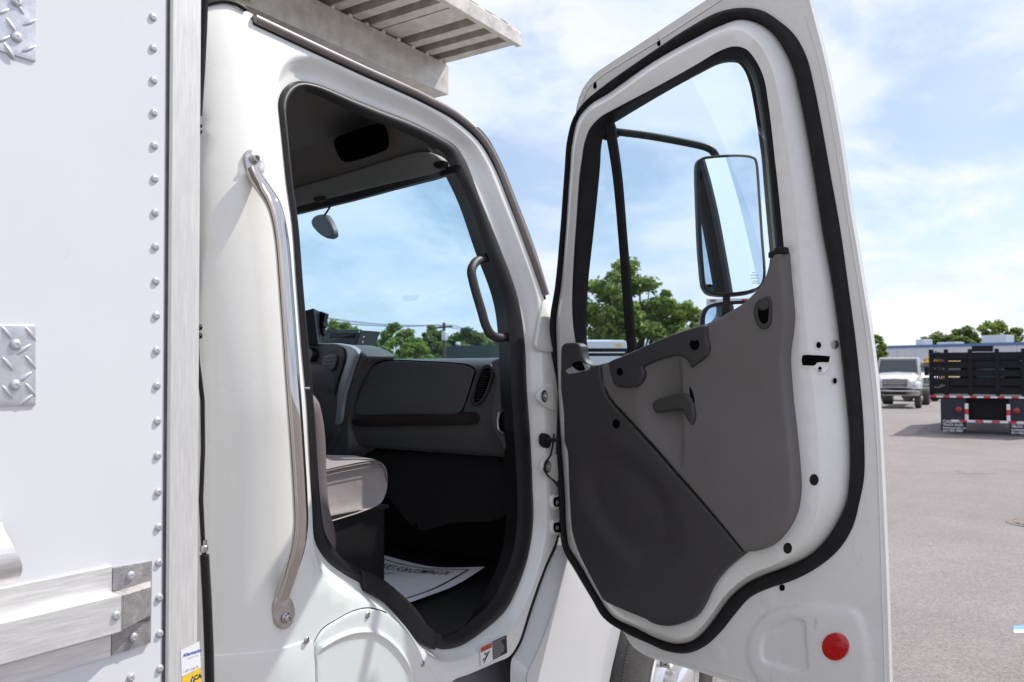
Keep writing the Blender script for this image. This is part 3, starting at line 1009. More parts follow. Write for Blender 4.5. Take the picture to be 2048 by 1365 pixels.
def stick(u0, v0, u1, v1, w=.022):
    d = math.hypot(u1 - u0, v1 - v0) + 1e-9
    nx, ny = -(v1 - v0) / d * w, (u1 - u0) / d * w
    mb.add([lab_p(u0 + nx, v0 + ny, LQ + .0011), lab_p(u1 + nx * .7, v1 + ny * .7, LQ + .0011), lab_p(u1 - nx * .7, v1 - ny * .7, LQ + .0011), lab_p(u0 - nx, v0 - ny, LQ + .0011)], [(0, 1, 2, 3)])
stick(.27, .56, .20, .74, .035); stick(.20, .74, .12, .93); stick(.20, .72, .12, .68); stick(.12, .68, .11, .80)
stick(.27, .56, .18, .50); stick(.18, .50, .17, .38); stick(.27, .56, .32, .52); stick(.32, .52, .34, .40)
mb.add([lab_p(.255 + .03 * math.cos(t), .47 + .035 * math.sin(t), LQ + .0011) for t in [k * .63 for k in range(10)]], [tuple(range(10))])
mb.build('falling_figure_symbol', 'ink', shell, smooth=False)

# ---------------------------------------------------- chrome grab handle on the rear pillar
hp = [(506, 343, .012), (512, 356, .022), (528, 380, .046), (545, 407, .066), (556, 440, .076), (563, 480, .080), (573, 600, .082), (583, 740, .082), (593, 880, .082), (600, 1000, .080), (601, 1050, .076), (596, 1090, .068), (585, 1130, .048), (574, 1165, .028), (565, 1192, .014)]
pts3 = []
xs_ = sp([(a, b) for a, b, c in hp], 5, closed=False)
qs_ = sp([(i * 10.0, c * 1000) for i, (a, b, c) in enumerate(hp)], 5, closed=False)
for (x, y), (_, c) in zip(xs_, qs_):
    pts3.append(cab.P(x, y, c / 1000))
handle = MB().tube(pts3, .0172, 18).build('grab_handle', 'chrome', truck, ang=70)
panel('handle_bracket', 'steel', handle, cab, [(489, 312), (494, 303), (510, 300), (521, 304), (526, 318), (527, 345), (516, 354), (503, 358), (495, 345)], .008, .010, .002, .02)
panel('handle_bracket', 'steel', handle, cab, [(549, 1205), (556, 1192), (576, 1192), (586, 1208), (588, 1236), (580, 1252), (566, 1259), (552, 1250), (548, 1232)], .008, .010, .002, .02)
for px, py in ((508, 318), (572, 1237)):
    p = cab.P(px, py, .008)
    MB().lathe([(.013, 0), (.013, .002), (.0105, .003), (.0100, .010), (.008, .012), (.0055, .012), (.005, .007), (0, .007)], p, cab.N, 18).build('bolt', 'steel', handle)

# ---------------------------------------------------- overhead rack
rack_h = .935
bx0, bx1 = .72, at_y(896, 150, 2.10).x
hb0 = (at_y(896, 190, 2.10).z - CAMZ)
hb1 = (at_y(898, 130, 2.10).z - CAMZ)
rack = MB().box(bx0, bx1, 2.10, 2.22, CAMZ + hb0, CAMZ + hb1).build('overhead_rack', 'alu_rack', truck, smooth=False, bevel=.003)
MB().box(bx1 + .0005, bx1 + .006, 2.102, 2.218, CAMZ + hb0 + .002, CAMZ + hb1 - .002).build('beam_end_cap', 'alu_rack', rack, smooth=False)
MB().box(bx0, bx1, 2.95, 3.07, CAMZ + hb0, CAMZ + hb1).build('beam', 'alu_rack', rack, smooth=False, bevel=.003)
yo = 1.745
zr0 = CAMZ + hb1 + .004
MB().box(bx0, bx1 + .012, yo, yo + .022, zr0 - .004, zr0 + .050).build('edge_rail', 'alu_rack', rack, smooth=False, bevel=.002)
x = bx1 - .004
pat = [.046, .046, .046, .10, .046, .046, .046, .10]
i = 0
while x > bx0 + .1:
    w = pat[i % len(pat)]
    gap = .052 if w < .06 else .010
    mb = MB()
    mb.box(x - w, x, yo + .0225, 3.1, zr0 + .060, zr0 + .070)
    if w < .06:
        mb.box(x - w, x - w + .006, yo + .0225, 3.1, zr0 + .001, zr0 + .0598)
        mb.box(x - .006, x, yo + .0225, 3.1, zr0 + .001, zr0 + .0598)
        mb.box(x - w + .0062, x - .0062, yo + .0225, 3.1, zr0 + .001, zr0 + .007)
    else:
        mb.box(x - w, x - .001, yo + .0225, 3.1, zr0 + .003, zr0 + .059)
    mb.build('slat', 'alu_rack', rack, smooth=False)
    x -= w + gap
    i += 1
MB().box(bx0, bx1 - .002, yo + .023, 3.1, zr0 + .0705, zr0 + .0745).build('deck_sheet', 'alu_rack', rack, smooth=False)
for k in range(14):
    xx = bx1 - .05 - k * .085
    MB().lathe([(.0, -.012), (.006, -.008), (.007, 0), (.006, .008), (0, .012)], (xx, 2.0995, zr0 - .002), (1, 0, 0), 8).build('weld_bead', 'alu_rack', rack)

# ---------------------------------------------------- cab interior
FL = -.80
interior = MB()
interior.box(1.10, 2.90, 1.585, 3.80, CAMZ + FL - .05, CAMZ + FL)
cabin = interior.build('cab_floor', 'floor', truck, smooth=False)
MB().box(1.10, 1.14, 1.62, 3.80, CAMZ + FL + .001, CAMZ + .885).build('rear_trim', 'headliner', cabin, smooth=False)
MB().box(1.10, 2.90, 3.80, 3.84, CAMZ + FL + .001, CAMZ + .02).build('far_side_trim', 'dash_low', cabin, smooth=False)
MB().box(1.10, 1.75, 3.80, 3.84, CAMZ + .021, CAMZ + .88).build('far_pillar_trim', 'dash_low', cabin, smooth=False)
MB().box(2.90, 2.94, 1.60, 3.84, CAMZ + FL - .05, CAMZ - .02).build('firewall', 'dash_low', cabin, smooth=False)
MB().box(2.46, 2.90, 1.585, 1.60, CAMZ + FL + .001, CAMZ - .05).build('kick_panel', 'black', cabin, smooth=False)
# headliner and header
def hcurve(y):
    d = max(0.0, y - 1.72)
    return 2.13 + .27 * (1 - math.exp(-d / .38))
hl = MB()
hl.loft([[(1.142, y, CAMZ + .872), (1.6, y, CAMZ + .868), (hcurve(y) - .24, y, CAMZ + .835), (hcurve(y) - .11, y, CAMZ + .77), (hcurve(y) - .02, y, CAMZ + .70), (hcurve(y) - .02, y, CAMZ + .76), (hcurve(y) - .1, y, CAMZ + .83), (1.85, y, CAMZ + .884), (1.142, y, CAMZ + .884)] for y in (1.735, 1.8, 1.88, 2.0, 2.2, 2.5, 3.0, 3.80)], True, True)
head = hl.build('headliner', 'headliner', cabin, smooth=False)
mb = MB()
pp = [at_h(x, y, .775) for x, y in sp([(668, 282), (675, 274), (757, 247), (768, 250), (778, 288), (772, 297), (694, 322), (683, 318)], 3)]
mb.add(pp, [tuple(range(len(pp)))])
mb.loft([pp, [p - Vector((0, 0, .006)) for p in pp]])
mb.add([p - Vector((0, 0, .006)) for p in pp], [tuple(range(len(pp)))])
mb.build('overhead_speaker_grille', 'hole', cabin, smooth=False)
hs = Surf((0, 0), (0, 1), (-1, 0), lambda a, b: -hcurve(a) + .9 * max(0, b - .66))
panel('header_panel', 'header', cabin, hs, [(520, 405, 1), (580, 381), (700, 345), (800, 314), (845, 304), (872, 310), (886, 324), (889, 336), (880, 343, 1), (700, 386), (580, 417), (520, 436, 1)], .02, .03, .008, .04)
panel('windshield_header_frit', 'black', cabin, hs, [(520, 436, 1), (580, 416, 1), (700, 383, 1), (800, 357, 1), (914, 330, 1), (914, 344, 1), (800, 375, 1), (700, 402, 1), (580, 431, 1), (520, 450, 1)], .006, .02, .002, .05, spline=False)
panel('visor_clip', 'black', cabin, hs, [(866, 328), (876, 323), (888, 322), (889, 330), (882, 338), (872, 337)], .045, .02, .004, .02)
panel('header_clip', 'black', cabin, hs, [(626, 398), (648, 393), (650, 399), (630, 404)], .025, .01, .002, .02)
# windshield: curved sheet of glass
ws = MB()
loops = []
edge = [cab.P(x, y, -.10) for x, y in ((900, 322), (930, 385), (965, 475), (1000, 575), (1022, 665), (1030, 716))]
for d, bb in ((0, 0), (.06, .07), (.14, .13), (.28, .20), (.5, .26), (.8, .30), (1.1, .31), (1.4, .30), (1.7, .26), (1.92, .2), (2.1, .10)):
    loops.append([p + Vector((bb * (1 + .35 * i / 5), d, 0)) for i, p in enumerate(edge)])
ws.loft(loops, False)
ws.build('windshield', 'wglass', cabin)
mb = MB().add([Vector(p) for p in [at_x(806, 592, 2.48), at_x(839, 589, 2.48), at_x(837, 602, 2.48), at_x(805, 604, 2.48)]], [(0, 1, 2, 3)])
M['decal'] = glass('clear_decal', (0.86, 0.93, 0.93))
mb.build('inspection_sticker', 'decal', cabin, smooth=False)
# inside A-pillar cover
ap = [cab.P(x, y, -.10) for x, y in sp([(884, 296), (914, 328), (938, 376), (974, 468), (1010, 568), (1030, 640), (1036, 720), (1042, 800)], 4, closed=False)]
MB().tube(ap, .026, 12).build('pillar_trim', 'black', cabin, ang=60)
gpts = [cab.P(x, y, -.075) for x, y in sp([(986, 514), (968, 517), (950, 526), (943, 541), (946, 562), (954, 592), (963, 622), (972, 652), (982, 669), (998, 676), (1022, 669)], 5, closed=False)]
MB().tube(gpts, .0155, 12).build('pillar_grab_handle', 'trim_dark', cabin, ang=60)
# hanging interior mirror
mpts = [at_x(x, y, 2.3) for x, y in ((662, 402), (660, 414), (654, 424), (648, 432))]
MB().tube(mpts, .004, 6).build('mirror_stem', 'rubber', cabin)
msf = Surf((2.85, 0), (.25, 1), (-1, .25))
panel('interior_mirror', 'trim_dark', cabin, msf, [(626, 442), (632, 433), (650, 430), (657, 438), (668, 462), (668, 473), (660, 478), (648, 474), (634, 462), (627, 452)], .02, .03, .018, .01)

# dashboard
dp = [(2.90, .025), (2.80, .040), (2.66, .052), (2.56, .050), (2.51, .040), (2.475, .018), (2.462, -.01), (2.460, -.08), (2.462, -.16), (2.47, -.24), (2.485, -.29), (2.51, -.315), (2.58, -.325), (2.88, -.325)]
db = MB()
loops = []
for k in range(21):
    t = k / 20
    y = 1.575 + (3.78 - 1.575) * t
    bend = .05 * max(0, (1.75 - y) / .18) ** 2
    loops.append([(x + bend * 0, y, CAMZ + h) for x, h in dp])
db.loft(loops, False)
db.add(loops[0], [tuple(range(len(dp)))])
dashb = db.build('dashboard', 'dash', truck, ang=50)
panel('glove_box', 'dash', dashb, dash, [(712, 826), (718, 792), (731, 758), (748, 732), (766, 724), (850, 725), (940, 733), (949, 741), (946, 755), (936, 790), (922, 824), (910, 829), (800, 829), (722, 831)], .010, .012, .006, .03)
gl = sp([(712, 826), (718, 792), (731, 758), (748, 732), (766, 723), (850, 724), (940, 732), (950, 741), (946, 757), (936, 790), (924, 824)], 5, closed=False)
MB().tube([dash.P(x, y - .5, .004) for x, y in gl], .0030, 6).build('glove_box_gap', 'hole', dashb)
panel('wood_trim_strip', 'wood', dashb, dash, [(707, 838), (712, 835), (830, 831), (948, 825), (955, 830), (954, 846), (947, 849), (830, 852), (712, 853), (707, 849)], .008, .01, .003, .03)
panel('air_vent', 'trim_mid', dashb, dash, [(942, 800), (950, 768), (961, 738), (970, 730), (982, 730), (987, 739), (984, 762), (974, 790), (962, 808), (950, 812), (943, 808)], .012, .012, .005, .01)
vs = Surf((2.44, 0), (0, 1), (-1, 0))
panel('vent_opening', 'hole', dashb, dash, [(948, 800), (955, 768), (965, 742), (972, 737), (980, 738), (981, 748), (976, 768), (967, 790), (957, 803), (950, 805)], .0135, .004, .001, .01)
for k in range(12):
    yy = 745 + k * 5
    xl = 964 - (yy - 742) * .27
    MB().tube([dash.P(xl + 1, yy, .0155), dash.P(xl + 17 - k * .4, yy - 2, .0155)], .0011, 6).build('vent_slat', 'trim_mid', dashb)
panel('dash_end', 'dash', dashb, dash, [(986, 722), (1003, 716), (1030, 716, 1), (1046, 760), (1050, 905, 1), (1012, 902), (1000, 880), (990, 868), (985, 840), (990, 800), (996, 770)], .07, .07, .02, .02)
panel('dash_end_recess', 'hole', dashb, dash, [(1000, 832), (1006, 824), (1020, 824), (1026, 835), (1026, 858), (1018, 868), (1004, 866), (1000, 855)], .072, .004, .001, .01)
MB().tube([dash.P(x, y, .082) for x, y in sp([(1008, 822), (1001, 825), (997, 835), (996, 850), (999, 862), (1008, 868)], 4, closed=False)], .0055, 8).build('coat_hook', 'steel', dashb)
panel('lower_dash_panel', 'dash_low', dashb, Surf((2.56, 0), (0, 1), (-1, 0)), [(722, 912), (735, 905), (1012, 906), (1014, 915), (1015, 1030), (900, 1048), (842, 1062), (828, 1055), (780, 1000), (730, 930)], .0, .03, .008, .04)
for px, py in ((1000, 920), (832, 1052)):
    MB().lathe([(.008, 0), (.008, .002), (0, .002)], Surf((2.56, 0), (0, 1), (-1, 0)).P(px, py, .001), (-1, 0, 0), 12).build('trim_clip', 'hole', dashb)
# centre stack: black face in a silver bezel, turned towards the driver
stack = Surf((2.44, 2.45), (.35, 1), (-1, .35))
panel('centre_stack_side', 'dash', dashb, stack, [(676, 690), (706, 694), (722, 702), (735, 712), (728, 730), (712, 780), (700, 850), (696, 905), (660, 930), (640, 900), (655, 850)], -.004, .12, .01, .03)
panel('silver_bezel', 'silver', dashb, stack, [(560, 688, 1), (640, 687), (678, 688), (706, 695), (716, 705), (707, 736), (690, 794), (678, 850), (660, 852, 1), (560, 860, 1)], .010, .02, .006, .03)
panel('control_face', 'black', dashb, stack, [(560, 691, 1), (640, 690), (676, 690), (689, 698), (692, 712), (678, 765), (659, 838), (650, 848), (560, 852, 1)], .016, .02, .004, .03)
panel('stack_vent', 'trim_mid', dashb, stack, [(646, 722), (652, 711), (664, 708), (675, 712), (675, 726), (668, 742), (655, 748), (645, 742)], .022, .012, .005, .01)
for k in range(4):
    MB().tube([stack.P(650, 718 + k * 7, .024), stack.P(672, 715 + k * 7, .024)], .0012, 6).build('vent_slat', 'black', dashb)
for px, py in ((657, 770), (652, 795), (662, 782)):
    MB().lathe([(.012, 0), (.011, .014), (.009, .016), (0, .016)], stack.P(px, py, .016), stack.N, 14).build('control_knob', 'trim_mid', dashb)
panel('console_side', 'dash', dashb, stack, [(676, 853, 1), (681, 862), (660, 905), (646, 945, 1), (600, 960, 1), (640, 905)], .004, .03, .004, .03)
panel('switch_block', 'trim_mid', dashb, stack, [(606, 700), (622, 696), (628, 705), (622, 724), (608, 732)], .035, .03, .006, .02)
panel('switch_block', 'trim_mid', dashb, stack, [(608, 740), (620, 730), (628, 735), (622, 744), (612, 752)], .035, .03, .004, .02)
# belt anchor pin in front of the seat
MB().tube([cab.P(605, 777, -.02), cab.P(618, 777, -.02)], .0042, 8).build('belt_pin', 'chrome', cabin)

# seat
seat = MB()
sy = 1.80
pF = at_y(775, 960, sy)
x_f = pF.x
h_t, h_b = at_y(720, 934, sy).z - CAMZ, at_y(740, 1016, sy).z - CAMZ
loops = []
NX, W = 26, .50
def cush(i, n):
    t = i / n
    return t
prof_pts = []
# side profile (x, h) of the cushion, rounded nose
nose = [(x_f - .055, h_b), (x_f - .025, h_b + .012), (x_f - .006, h_b + .04), (x_f, h_b + .075), (x_f - .010, h_t - .012), (x_f - .035, h_t + .008), (x_f - .09, h_t + .014), (x_f - .20, h_t + .010), (x_f - .36, h_t - .002), (x_f - .5, h_t - .01), (x_f - .5, h_b)]
npx = sp([(a * 1000, b * 1000) for a, b in nose], 4)
npx = [(a / 1000, b / 1000) for a, b in npx]
cxm, chm = x_f - .25, (h_t + h_b) / 2
for y_, sc_, dz in ((sy + .012, .95, 0), (sy + .003, .985, 0), (sy, 1.0, 0), (sy, 1.0, 0), (sy + .02, 1.0, .004), (sy + .1, 1.0, .010), (sy + .25, 1, .004), (sy + .4, 1, .010), (sy + .48, 1, .004), (sy + .5, 1, 0), (sy + .51, .96, 0)):
    loops.append([(cxm + (a - cxm) * (sc_ if sc_ < 1 else 1), y_, CAMZ + chm + (b - chm) * sc_ + (dz if b > chm else 0)) for a, b in npx])
seat.loft(loops, True, True)
cushion = seat.build('passenger_seat', 'leather', truck, ang=70)
pip_pts = [(a, sy - .001, CAMZ + b) for a, b in npx if b > h_t - .02 or a > x_f - .02]
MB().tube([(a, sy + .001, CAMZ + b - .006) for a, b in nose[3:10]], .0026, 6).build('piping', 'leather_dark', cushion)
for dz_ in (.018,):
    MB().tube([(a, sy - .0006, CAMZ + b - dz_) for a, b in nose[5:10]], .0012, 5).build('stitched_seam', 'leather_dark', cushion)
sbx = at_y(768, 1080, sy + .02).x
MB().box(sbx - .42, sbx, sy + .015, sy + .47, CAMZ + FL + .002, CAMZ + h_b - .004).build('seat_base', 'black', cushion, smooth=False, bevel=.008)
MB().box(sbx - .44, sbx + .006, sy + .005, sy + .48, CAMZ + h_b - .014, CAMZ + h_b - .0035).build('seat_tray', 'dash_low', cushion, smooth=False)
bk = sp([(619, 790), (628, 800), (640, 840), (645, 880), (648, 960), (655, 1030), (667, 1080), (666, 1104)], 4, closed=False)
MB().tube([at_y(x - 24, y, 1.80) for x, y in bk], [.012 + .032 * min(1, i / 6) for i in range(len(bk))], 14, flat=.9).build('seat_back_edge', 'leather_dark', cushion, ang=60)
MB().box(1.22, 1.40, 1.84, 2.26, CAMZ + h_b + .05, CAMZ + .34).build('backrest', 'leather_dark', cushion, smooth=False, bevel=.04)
# ---------------------------------------------------- devices on the dash
ra = Surf((2.62, 0), (.15, 1), (-1, .15))
rad = panel('two_way_radio', 'black', None, ra, [(640, 690, 1), (650, 662), (656, 660, 1), (722, 660, 1), (712, 693, 1)], .05, .005, .003, .03)
tag(rad, 'small black two-way radio standing on the dashboard top', 'radio')
mb = MB()
side = [ra.P(722.5, 661, .048), ra.P(733, 673, -.04), ra.P(727, 700, -.04), ra.P(713, 693, .048)]
back = [ra.P(640, 690, .046), ra.P(652, 661, .046), ra.P(722, 661, .046), ra.P(712, 693, .046)]
bk2 = [p + Vector((.16, .02, 0)) for p in back]
mb.loft([back, bk2], True, True)
mb.build('radio_case', 'black', rad, smooth=False)
for px, py in ((728, 674), (726, 684), (654, 664), (719, 664)):
    MB().lathe([(.004, 0), (.004, .003), (0, .003)], ra.P(px, py, .049 if px < 724 and px != 719 else .049), ra.N, 10).build('case_screw', 'chrome', rad)
panel('radio_display', 'hole', rad, ra, [(662, 666, 1), (712, 666, 1), (709, 677, 1), (659, 677, 1)], .052, .002, .0005, .03, spline=False)
mo = MB()
f4 = [at_x(x, y, 2.50) for x, y in ((580, 630), (627, 617), (636, 690), (580, 690))]
b4 = [at_x(x, y, 2.62) for x, y in ((590, 632), (643, 625), (645, 690), (590, 690))]
mo.loft([f4, b4], True, True)
mon = mo.build('dash_monitor', 'black', None, smooth=False, bevel=.002)
tag(mon, 'black hooded monitor standing on the dashboard beside the radio', 'monitor')
mo = MB()
f4 = [at_x(x, y, 2.60) for x, y in ((640, 623), (651, 628), (638, 690), (630, 690))]
b4 = [p + Vector((.03, .01, 0)) for p in f4]
mo.loft([f4, b4], True, True)
mo.build('monitor_bracket', 'black', mon, smooth=False)
for py in (651, 666):
    MB().lathe([(.013, -.01), (.015, -.006), (.015, .006), (.013, .01)], at_x(648, py, 2.6), (0, -1, .2), 10).build('bracket_knob', 'black', mon)
# ---------------------------------------------------- paper on the floor
C00, C10 = Vector((2.635, 2.66, 0)), Vector((at_h(970, 1141, FL + .03).x, at_h(970, 1141, FL + .03).y, 0))
C11, C01 = Vector((at_h(823, 1214, FL + .012).x, at_h(823, 1214, FL + .012).y, 0)), Vector((2.06, 2.55, 0))


def paper_pt(u, v, dz=0.0):
    p = (C00 * (1 - u) + C10 * u) * (1 - v) + (C01 * (1 - u) + C11 * u) * v
    lift = .006 + .030 * (1 - v) ** 2 * max(0, (u - .55) / .45) ** 2 + .030 * (1 - v) ** 1.5 * max(0, (.45 - u) / .45) ** 1.5 + .014 * v * u ** 3 + .008 * math.sin(5 * u + 3 * v) ** 2
    return Vector((p.x, p.y, CAMZ + FL + lift + dz))


vs, fs = [], []
NU = 28
for i in range(NU + 1):
    for j in range(NU + 1):
        vs.append(paper_pt(i / NU, j / NU))
for i in range(NU):
    for j in range(NU):
        k = i * (NU + 1) + j
        fs.append((k, k + 1, k + NU + 2, k + NU + 1))
paper = MB().add(vs, fs).build('paper_floor_mat', 'paper', None, ang=80)
tag(paper, 'white printed paper floor mat lying on the black cab floor', 'paper')
mb = MB()
def pstrip(u0, v0, u1, v1, w):
    n = 20
    for k in range(n):
        a, b = k / n, (k + 1) / n
        ua, va, ub, vb = u0 + (u1 - u0) * a, v0 + (v1 - v0) * a, u0 + (u1 - u0) * b, v0 + (v1 - v0) * b
        if abs(u1 - u0) > abs(v1 - v0):
            q4 = [(ua, va - w), (ub, vb - w), (ub, vb + w), (ua, va + w)]
        else:
            q4 = [(ua - w, va), (ub - w, vb), (ub + w, vb), (ua + w, va)]
        mb.add([paper_pt(u, v, .0012) for u, v in q4], [(0, 1, 2, 3)])
pstrip(.05, .085, .93, .085, .0075); pstrip(.93, .085, .93, .93, .0075); pstrip(.05, .93, .93, .93, .0075); pstrip(.05, .085, .05, .93, .0075)
mb.build('printed_border', 'ink', paper, smooth=False)
def subdiv_text(body, u0, v0, su, sv, size, m, shear=0.0, bold=0.0):
    text('lettering', body, lambda x, y: paper_pt(u0 + x * su, v0 - y * sv, .0014), m, paper, size, shear, bold)
subdiv_text('THANKS FOR COMING IN', .30, .265, .0530, .20, .9, 'ink', .12, .004)
for k, t_ in enumerate(('WE HOPE YOUR VISIT WAS PLEASANT', 'AND LOOK FORWARD TO SEEING', 'YOU AGAIN VERY SOON')):
    subdiv_text(t_, .38, .36 + k * .05, .021, .075, .55, 'ink')
for k, t_ in enumerate(('SALES   PARTS   SERVICE', 'THANK YOU')):
    subdiv_text(t_, .40, .56 + k * .05, .021, .05, .5, 'ink')

# ---------------------------------------------------- door
W_i = [(1116, 700), (1115, 640), (1124, 575), (1133, 475), (1142, 346), (1148, 280), (1160, 236), (1184, 209), (1217, 189), (1313, 122), (1394, 77), (1442, 53), (1484, 40), (1516, 47), (1545, 66), (1571, 103), (1587, 139), (1600, 193), (1613, 258),
       (1628, 346), (1645, 459), (1665, 572), (1681, 692), (1692, 789), (1700, 886), (1700, 950), (1692, 1009), (1677, 1042), (1655, 1077), (1623, 1109), (1571, 1135), (1523, 1153), (1491, 1170), (1462, 1196), (1433, 1235), (1410, 1264), (1387, 1282), (1358, 1288), (1323, 1280), (1275, 1257), (1226, 1232), (1201, 1196), (1162, 1129), (1139, 1090), (1134.5, 1054), (1132, 990), (1122, 851)]
W_o = [(1106, 705), (1104, 640), (1114, 575), (1124, 475), (1134, 346), (1140, 280), (1152, 240), (1172, 207), (1203, 178), (1305, 106), (1386, 52), (1440, 24), (1484, 16), (1523, 21), (1558, 42), (1590, 71), (1613, 113), (1628, 170), (1643, 245),
       (1661, 346), (1681, 459), (1697, 572), (1713, 692), (1723, 789), (1729, 886), (1728, 960), (1719, 1006), (1706, 1054), (1681, 1096), (1636, 1135), (1587, 1161), (1539, 1177), (1500, 1196), (1471, 1228), (1442, 1264), (1410, 1293), (1375, 1307), (1339, 1304), (1297, 1286), (1249, 1264), (1210, 1236), (1188, 1199), (1152, 1138), (1131, 1102), (1125, 1060), (1121, 990), (1112, 851)]
R_ = [(1122, 700), (1121, 640), (1130, 575), (1138, 475), (1147, 346), (1153, 285), (1166, 245), (1190, 218), (1222, 199), (1316, 133), (1396, 88), (1441, 66), (1472, 60), (1495, 68), (1517, 88), (1535, 118), (1548, 152), (1559, 203), (1569, 265),
      (1582, 346), (1594, 459), (1603, 572), (1614, 692), (1626, 789), (1635, 886), (1638, 950), (1635, 1009), (1626, 1045), (1608, 1082), (1580, 1110), (1546, 1130), (1507, 1146), (1479, 1164), (1451, 1190), (1424, 1228), (1403, 1254), (1382, 1271), (1357, 1276), (1327, 1269), (1280, 1247), (1236, 1222), (1211, 1190), (1172, 1124), (1148, 1086), (1142, 1050), (1139, 990), (1129, 851)]
assert len(W_i) == len(W_o) == len(R_), (len(W_i), len(W_o), len(R_))
QF, QR = -.034, .036
D_ = [(1100, 705), (1099, 640), (1110, 575), (1124, 440), (1138, 320), (1150, 250), (1153, 215), (1160, 190), (1172, 168), (1190, 148), (1217, 129), (1313, 66), (1404, 6), (1500, -56), (1570, -98, 1), (1602, -80, 1), (1619, 0), (1648, 113), (1668, 209), (1687, 322), (1700, 415), (1713, 491), (1726, 572), (1739, 652), (1755, 789), (1761, 886), (1765, 966), (1769, 1054), (1774, 1183), (1779, 1344), (1782, 1440, 1), (1620, 1412), (1442, 1358), (1378, 1338), (1290, 1311), (1266, 1294), (1244, 1262), (1206, 1236), (1184, 1200), (1148, 1140), (1126, 1102), (1119, 1060), (1115, 990), (1106, 851)]
V_ = [(1152, 690), (1147, 659), (1144, 620), (1146, 539), (1152, 443), (1159, 346), (1163, 320), (1169, 284), (1181, 255), (1200, 235), (1233, 216), (1313, 174), (1394, 129), (1442, 101), (1468, 93), (1491, 98), (1510, 119), (1526, 151), (1537, 209), (1550, 322), (1553, 346), (1563, 443), (1570, 520), (1576, 600), (1566, 690), (1500, 735), (1400, 752), (1300, 772), (1200, 778), (1166, 745)]
G_ = [(1172, 690), (1171, 652), (1171, 620), (1174, 565), (1185, 460), (1196, 350), (1198, 325), (1200, 292), (1206, 268), (1218, 250), (1240, 236), (1313, 192), (1394, 147), (1442, 124), (1466, 121), (1489, 127), (1503, 142), (1513, 165), (1523, 210), (1539, 322), (1541, 346), (1549, 443), (1556, 520), (1562, 600), (1552, 670), (1490, 715), (1400, 730), (1300, 750), (1210, 745), (1180, 722)]
Wis, Wos, Rs, Ds, Vs, Gs = sp(W_i, 5), sp(W_o, 5), sp(R_, 5), sp(D_, 5), sp(V_, 5), sp(G_, 5)
wi, wo, rr_, dd = dr.loop(Wis, QF), dr.loop(Wos, QF), dr.loop(Rs, QR), dr.loop(Ds, QF)
vv, gg = dr.loop(Vs, QR), dr.loop(Gs, -.002)
dsh = MB()
# flange with pressed shapes around the reflector and the pocket
pk = dr.loop(sp([(1521, 1290), (1530, 1262), (1560, 1243), (1600, 1234), (1612, 1240), (1616, 1280), (1618, 1340), (1606, 1346), (1560, 1336), (1526, 1322)], 12), QF)
big_pk = dr.loop(sp([(1490, 1310), (1500, 1260), (1530, 1222), (1590, 1206), (1660, 1208), (1720, 1222), (1738, 1270), (1738, 1380), (1640, 1400), (1520, 1372)], 5), QF)
bos = [(1537, 1196, 12), (1434, 1305, 11)]
bos_ab = [(np.array(dr.ab(x, y, QF)), r * .00125) for x, y, r in bos]


def sstep(x): x = np.clip(x, 0, 1); return x * x * (3 - 2 * x)


def flange_q(Vv):
    ins = pip(Vv, np.array(pk)); d = pdist(Vv, pk)
    q = -.007 * np.where(ins, sstep(d / .009), 0)
    ins2 = pip(Vv, np.array(big_pk)); d2 = pdist(Vv, big_pk)
    q += .006 * np.where(ins2, sstep(d2 / .02), 0)
    for c, r in bos_ab:
        dc = np.linalg.norm(Vv - c, axis=1)
        q += .004 * sstep(1 - np.abs(dc - r) / (r * .7))
    return q


region(dsh, dr, dd, [wi], q=QF, step=.012, qfn=flange_q, feats=[(pk, (-.001, .002, .005, .008)), (big_pk, (0, .005, .01, .015))])
# hem line: slight return at the perimeter
ddn = np.array(dd)
dsh.loft([dr.map_loop(dd, QF), dr.map_loop(dd, QF - .016)])
# wall from seal up to the face
wl3 = []
for t, q in ((0, QF), (.06, QF + .010), (.25, QF + .026), (.55, QF + .046), (.82, QR - .008), (.95, QR - .0015), (1.0, QR)):
    wl3.append([dr.map(a0 + (a1 - a0) * t, b0 + (b1 - b0) * t, q) for (a0, b0), (a1, b1) in zip(wi, rr_)])
dsh.loft(wl3)
region(dsh, dr, rr_, [vv], q=QR, step=.03)
# window reveal
dsh.loft([dr.map_loop(vv, QR), [dr.map(a, b, -.012) for a, b in inset(vv, -.004)]])
door = dsh.build('door', 'door_white', truck, ang=50)
# outer skin with its own window opening
go = dr.loop(sp([(x, y) for x, y in G_], 5), -.05)
osk = MB()
region(osk, dr, dd, [go], q=-.052, step=.04)
osk.loft([dr.map_loop(dd, -.052), dr.map_loop(dd, QF - .0165)])
osk.loft([dr.map_loop(go, -.052), dr.map_loop(go, -.03)])
osk.build('outer_skin', 'cab_white', door, ang=50)
# outside window seal, seen from the mirror
gi = [tuple(p) for p in inset(go, -.004)]
gi2 = [tuple(p) for p in inset(go, .006)]
gm = [tuple(p) for p in inset(go, -.036)]
MB().loft([dr.map_loop(gm, -.0525), dr.map_loop(gi, -.060), dr.map_loop(gi2, -.048), dr.map_loop(gi2, -.02)]).build('outer_window_seal', 'rubber', door, ang=40)
# weatherstrip
ws3 = []
for k in range(11):
    t = k / 10
    q = QF + .001 + .020 * math.sin(math.pi * t) ** .7
    ws3.append([dr.map(a0 + (a1 - a0) * t, b0 + (b1 - b0) * t, q) for (a0, b0), (a1, b1) in zip(wo, wi)])
MB().loft(ws3).build('weatherstrip', 'rubber', door, ang=70)
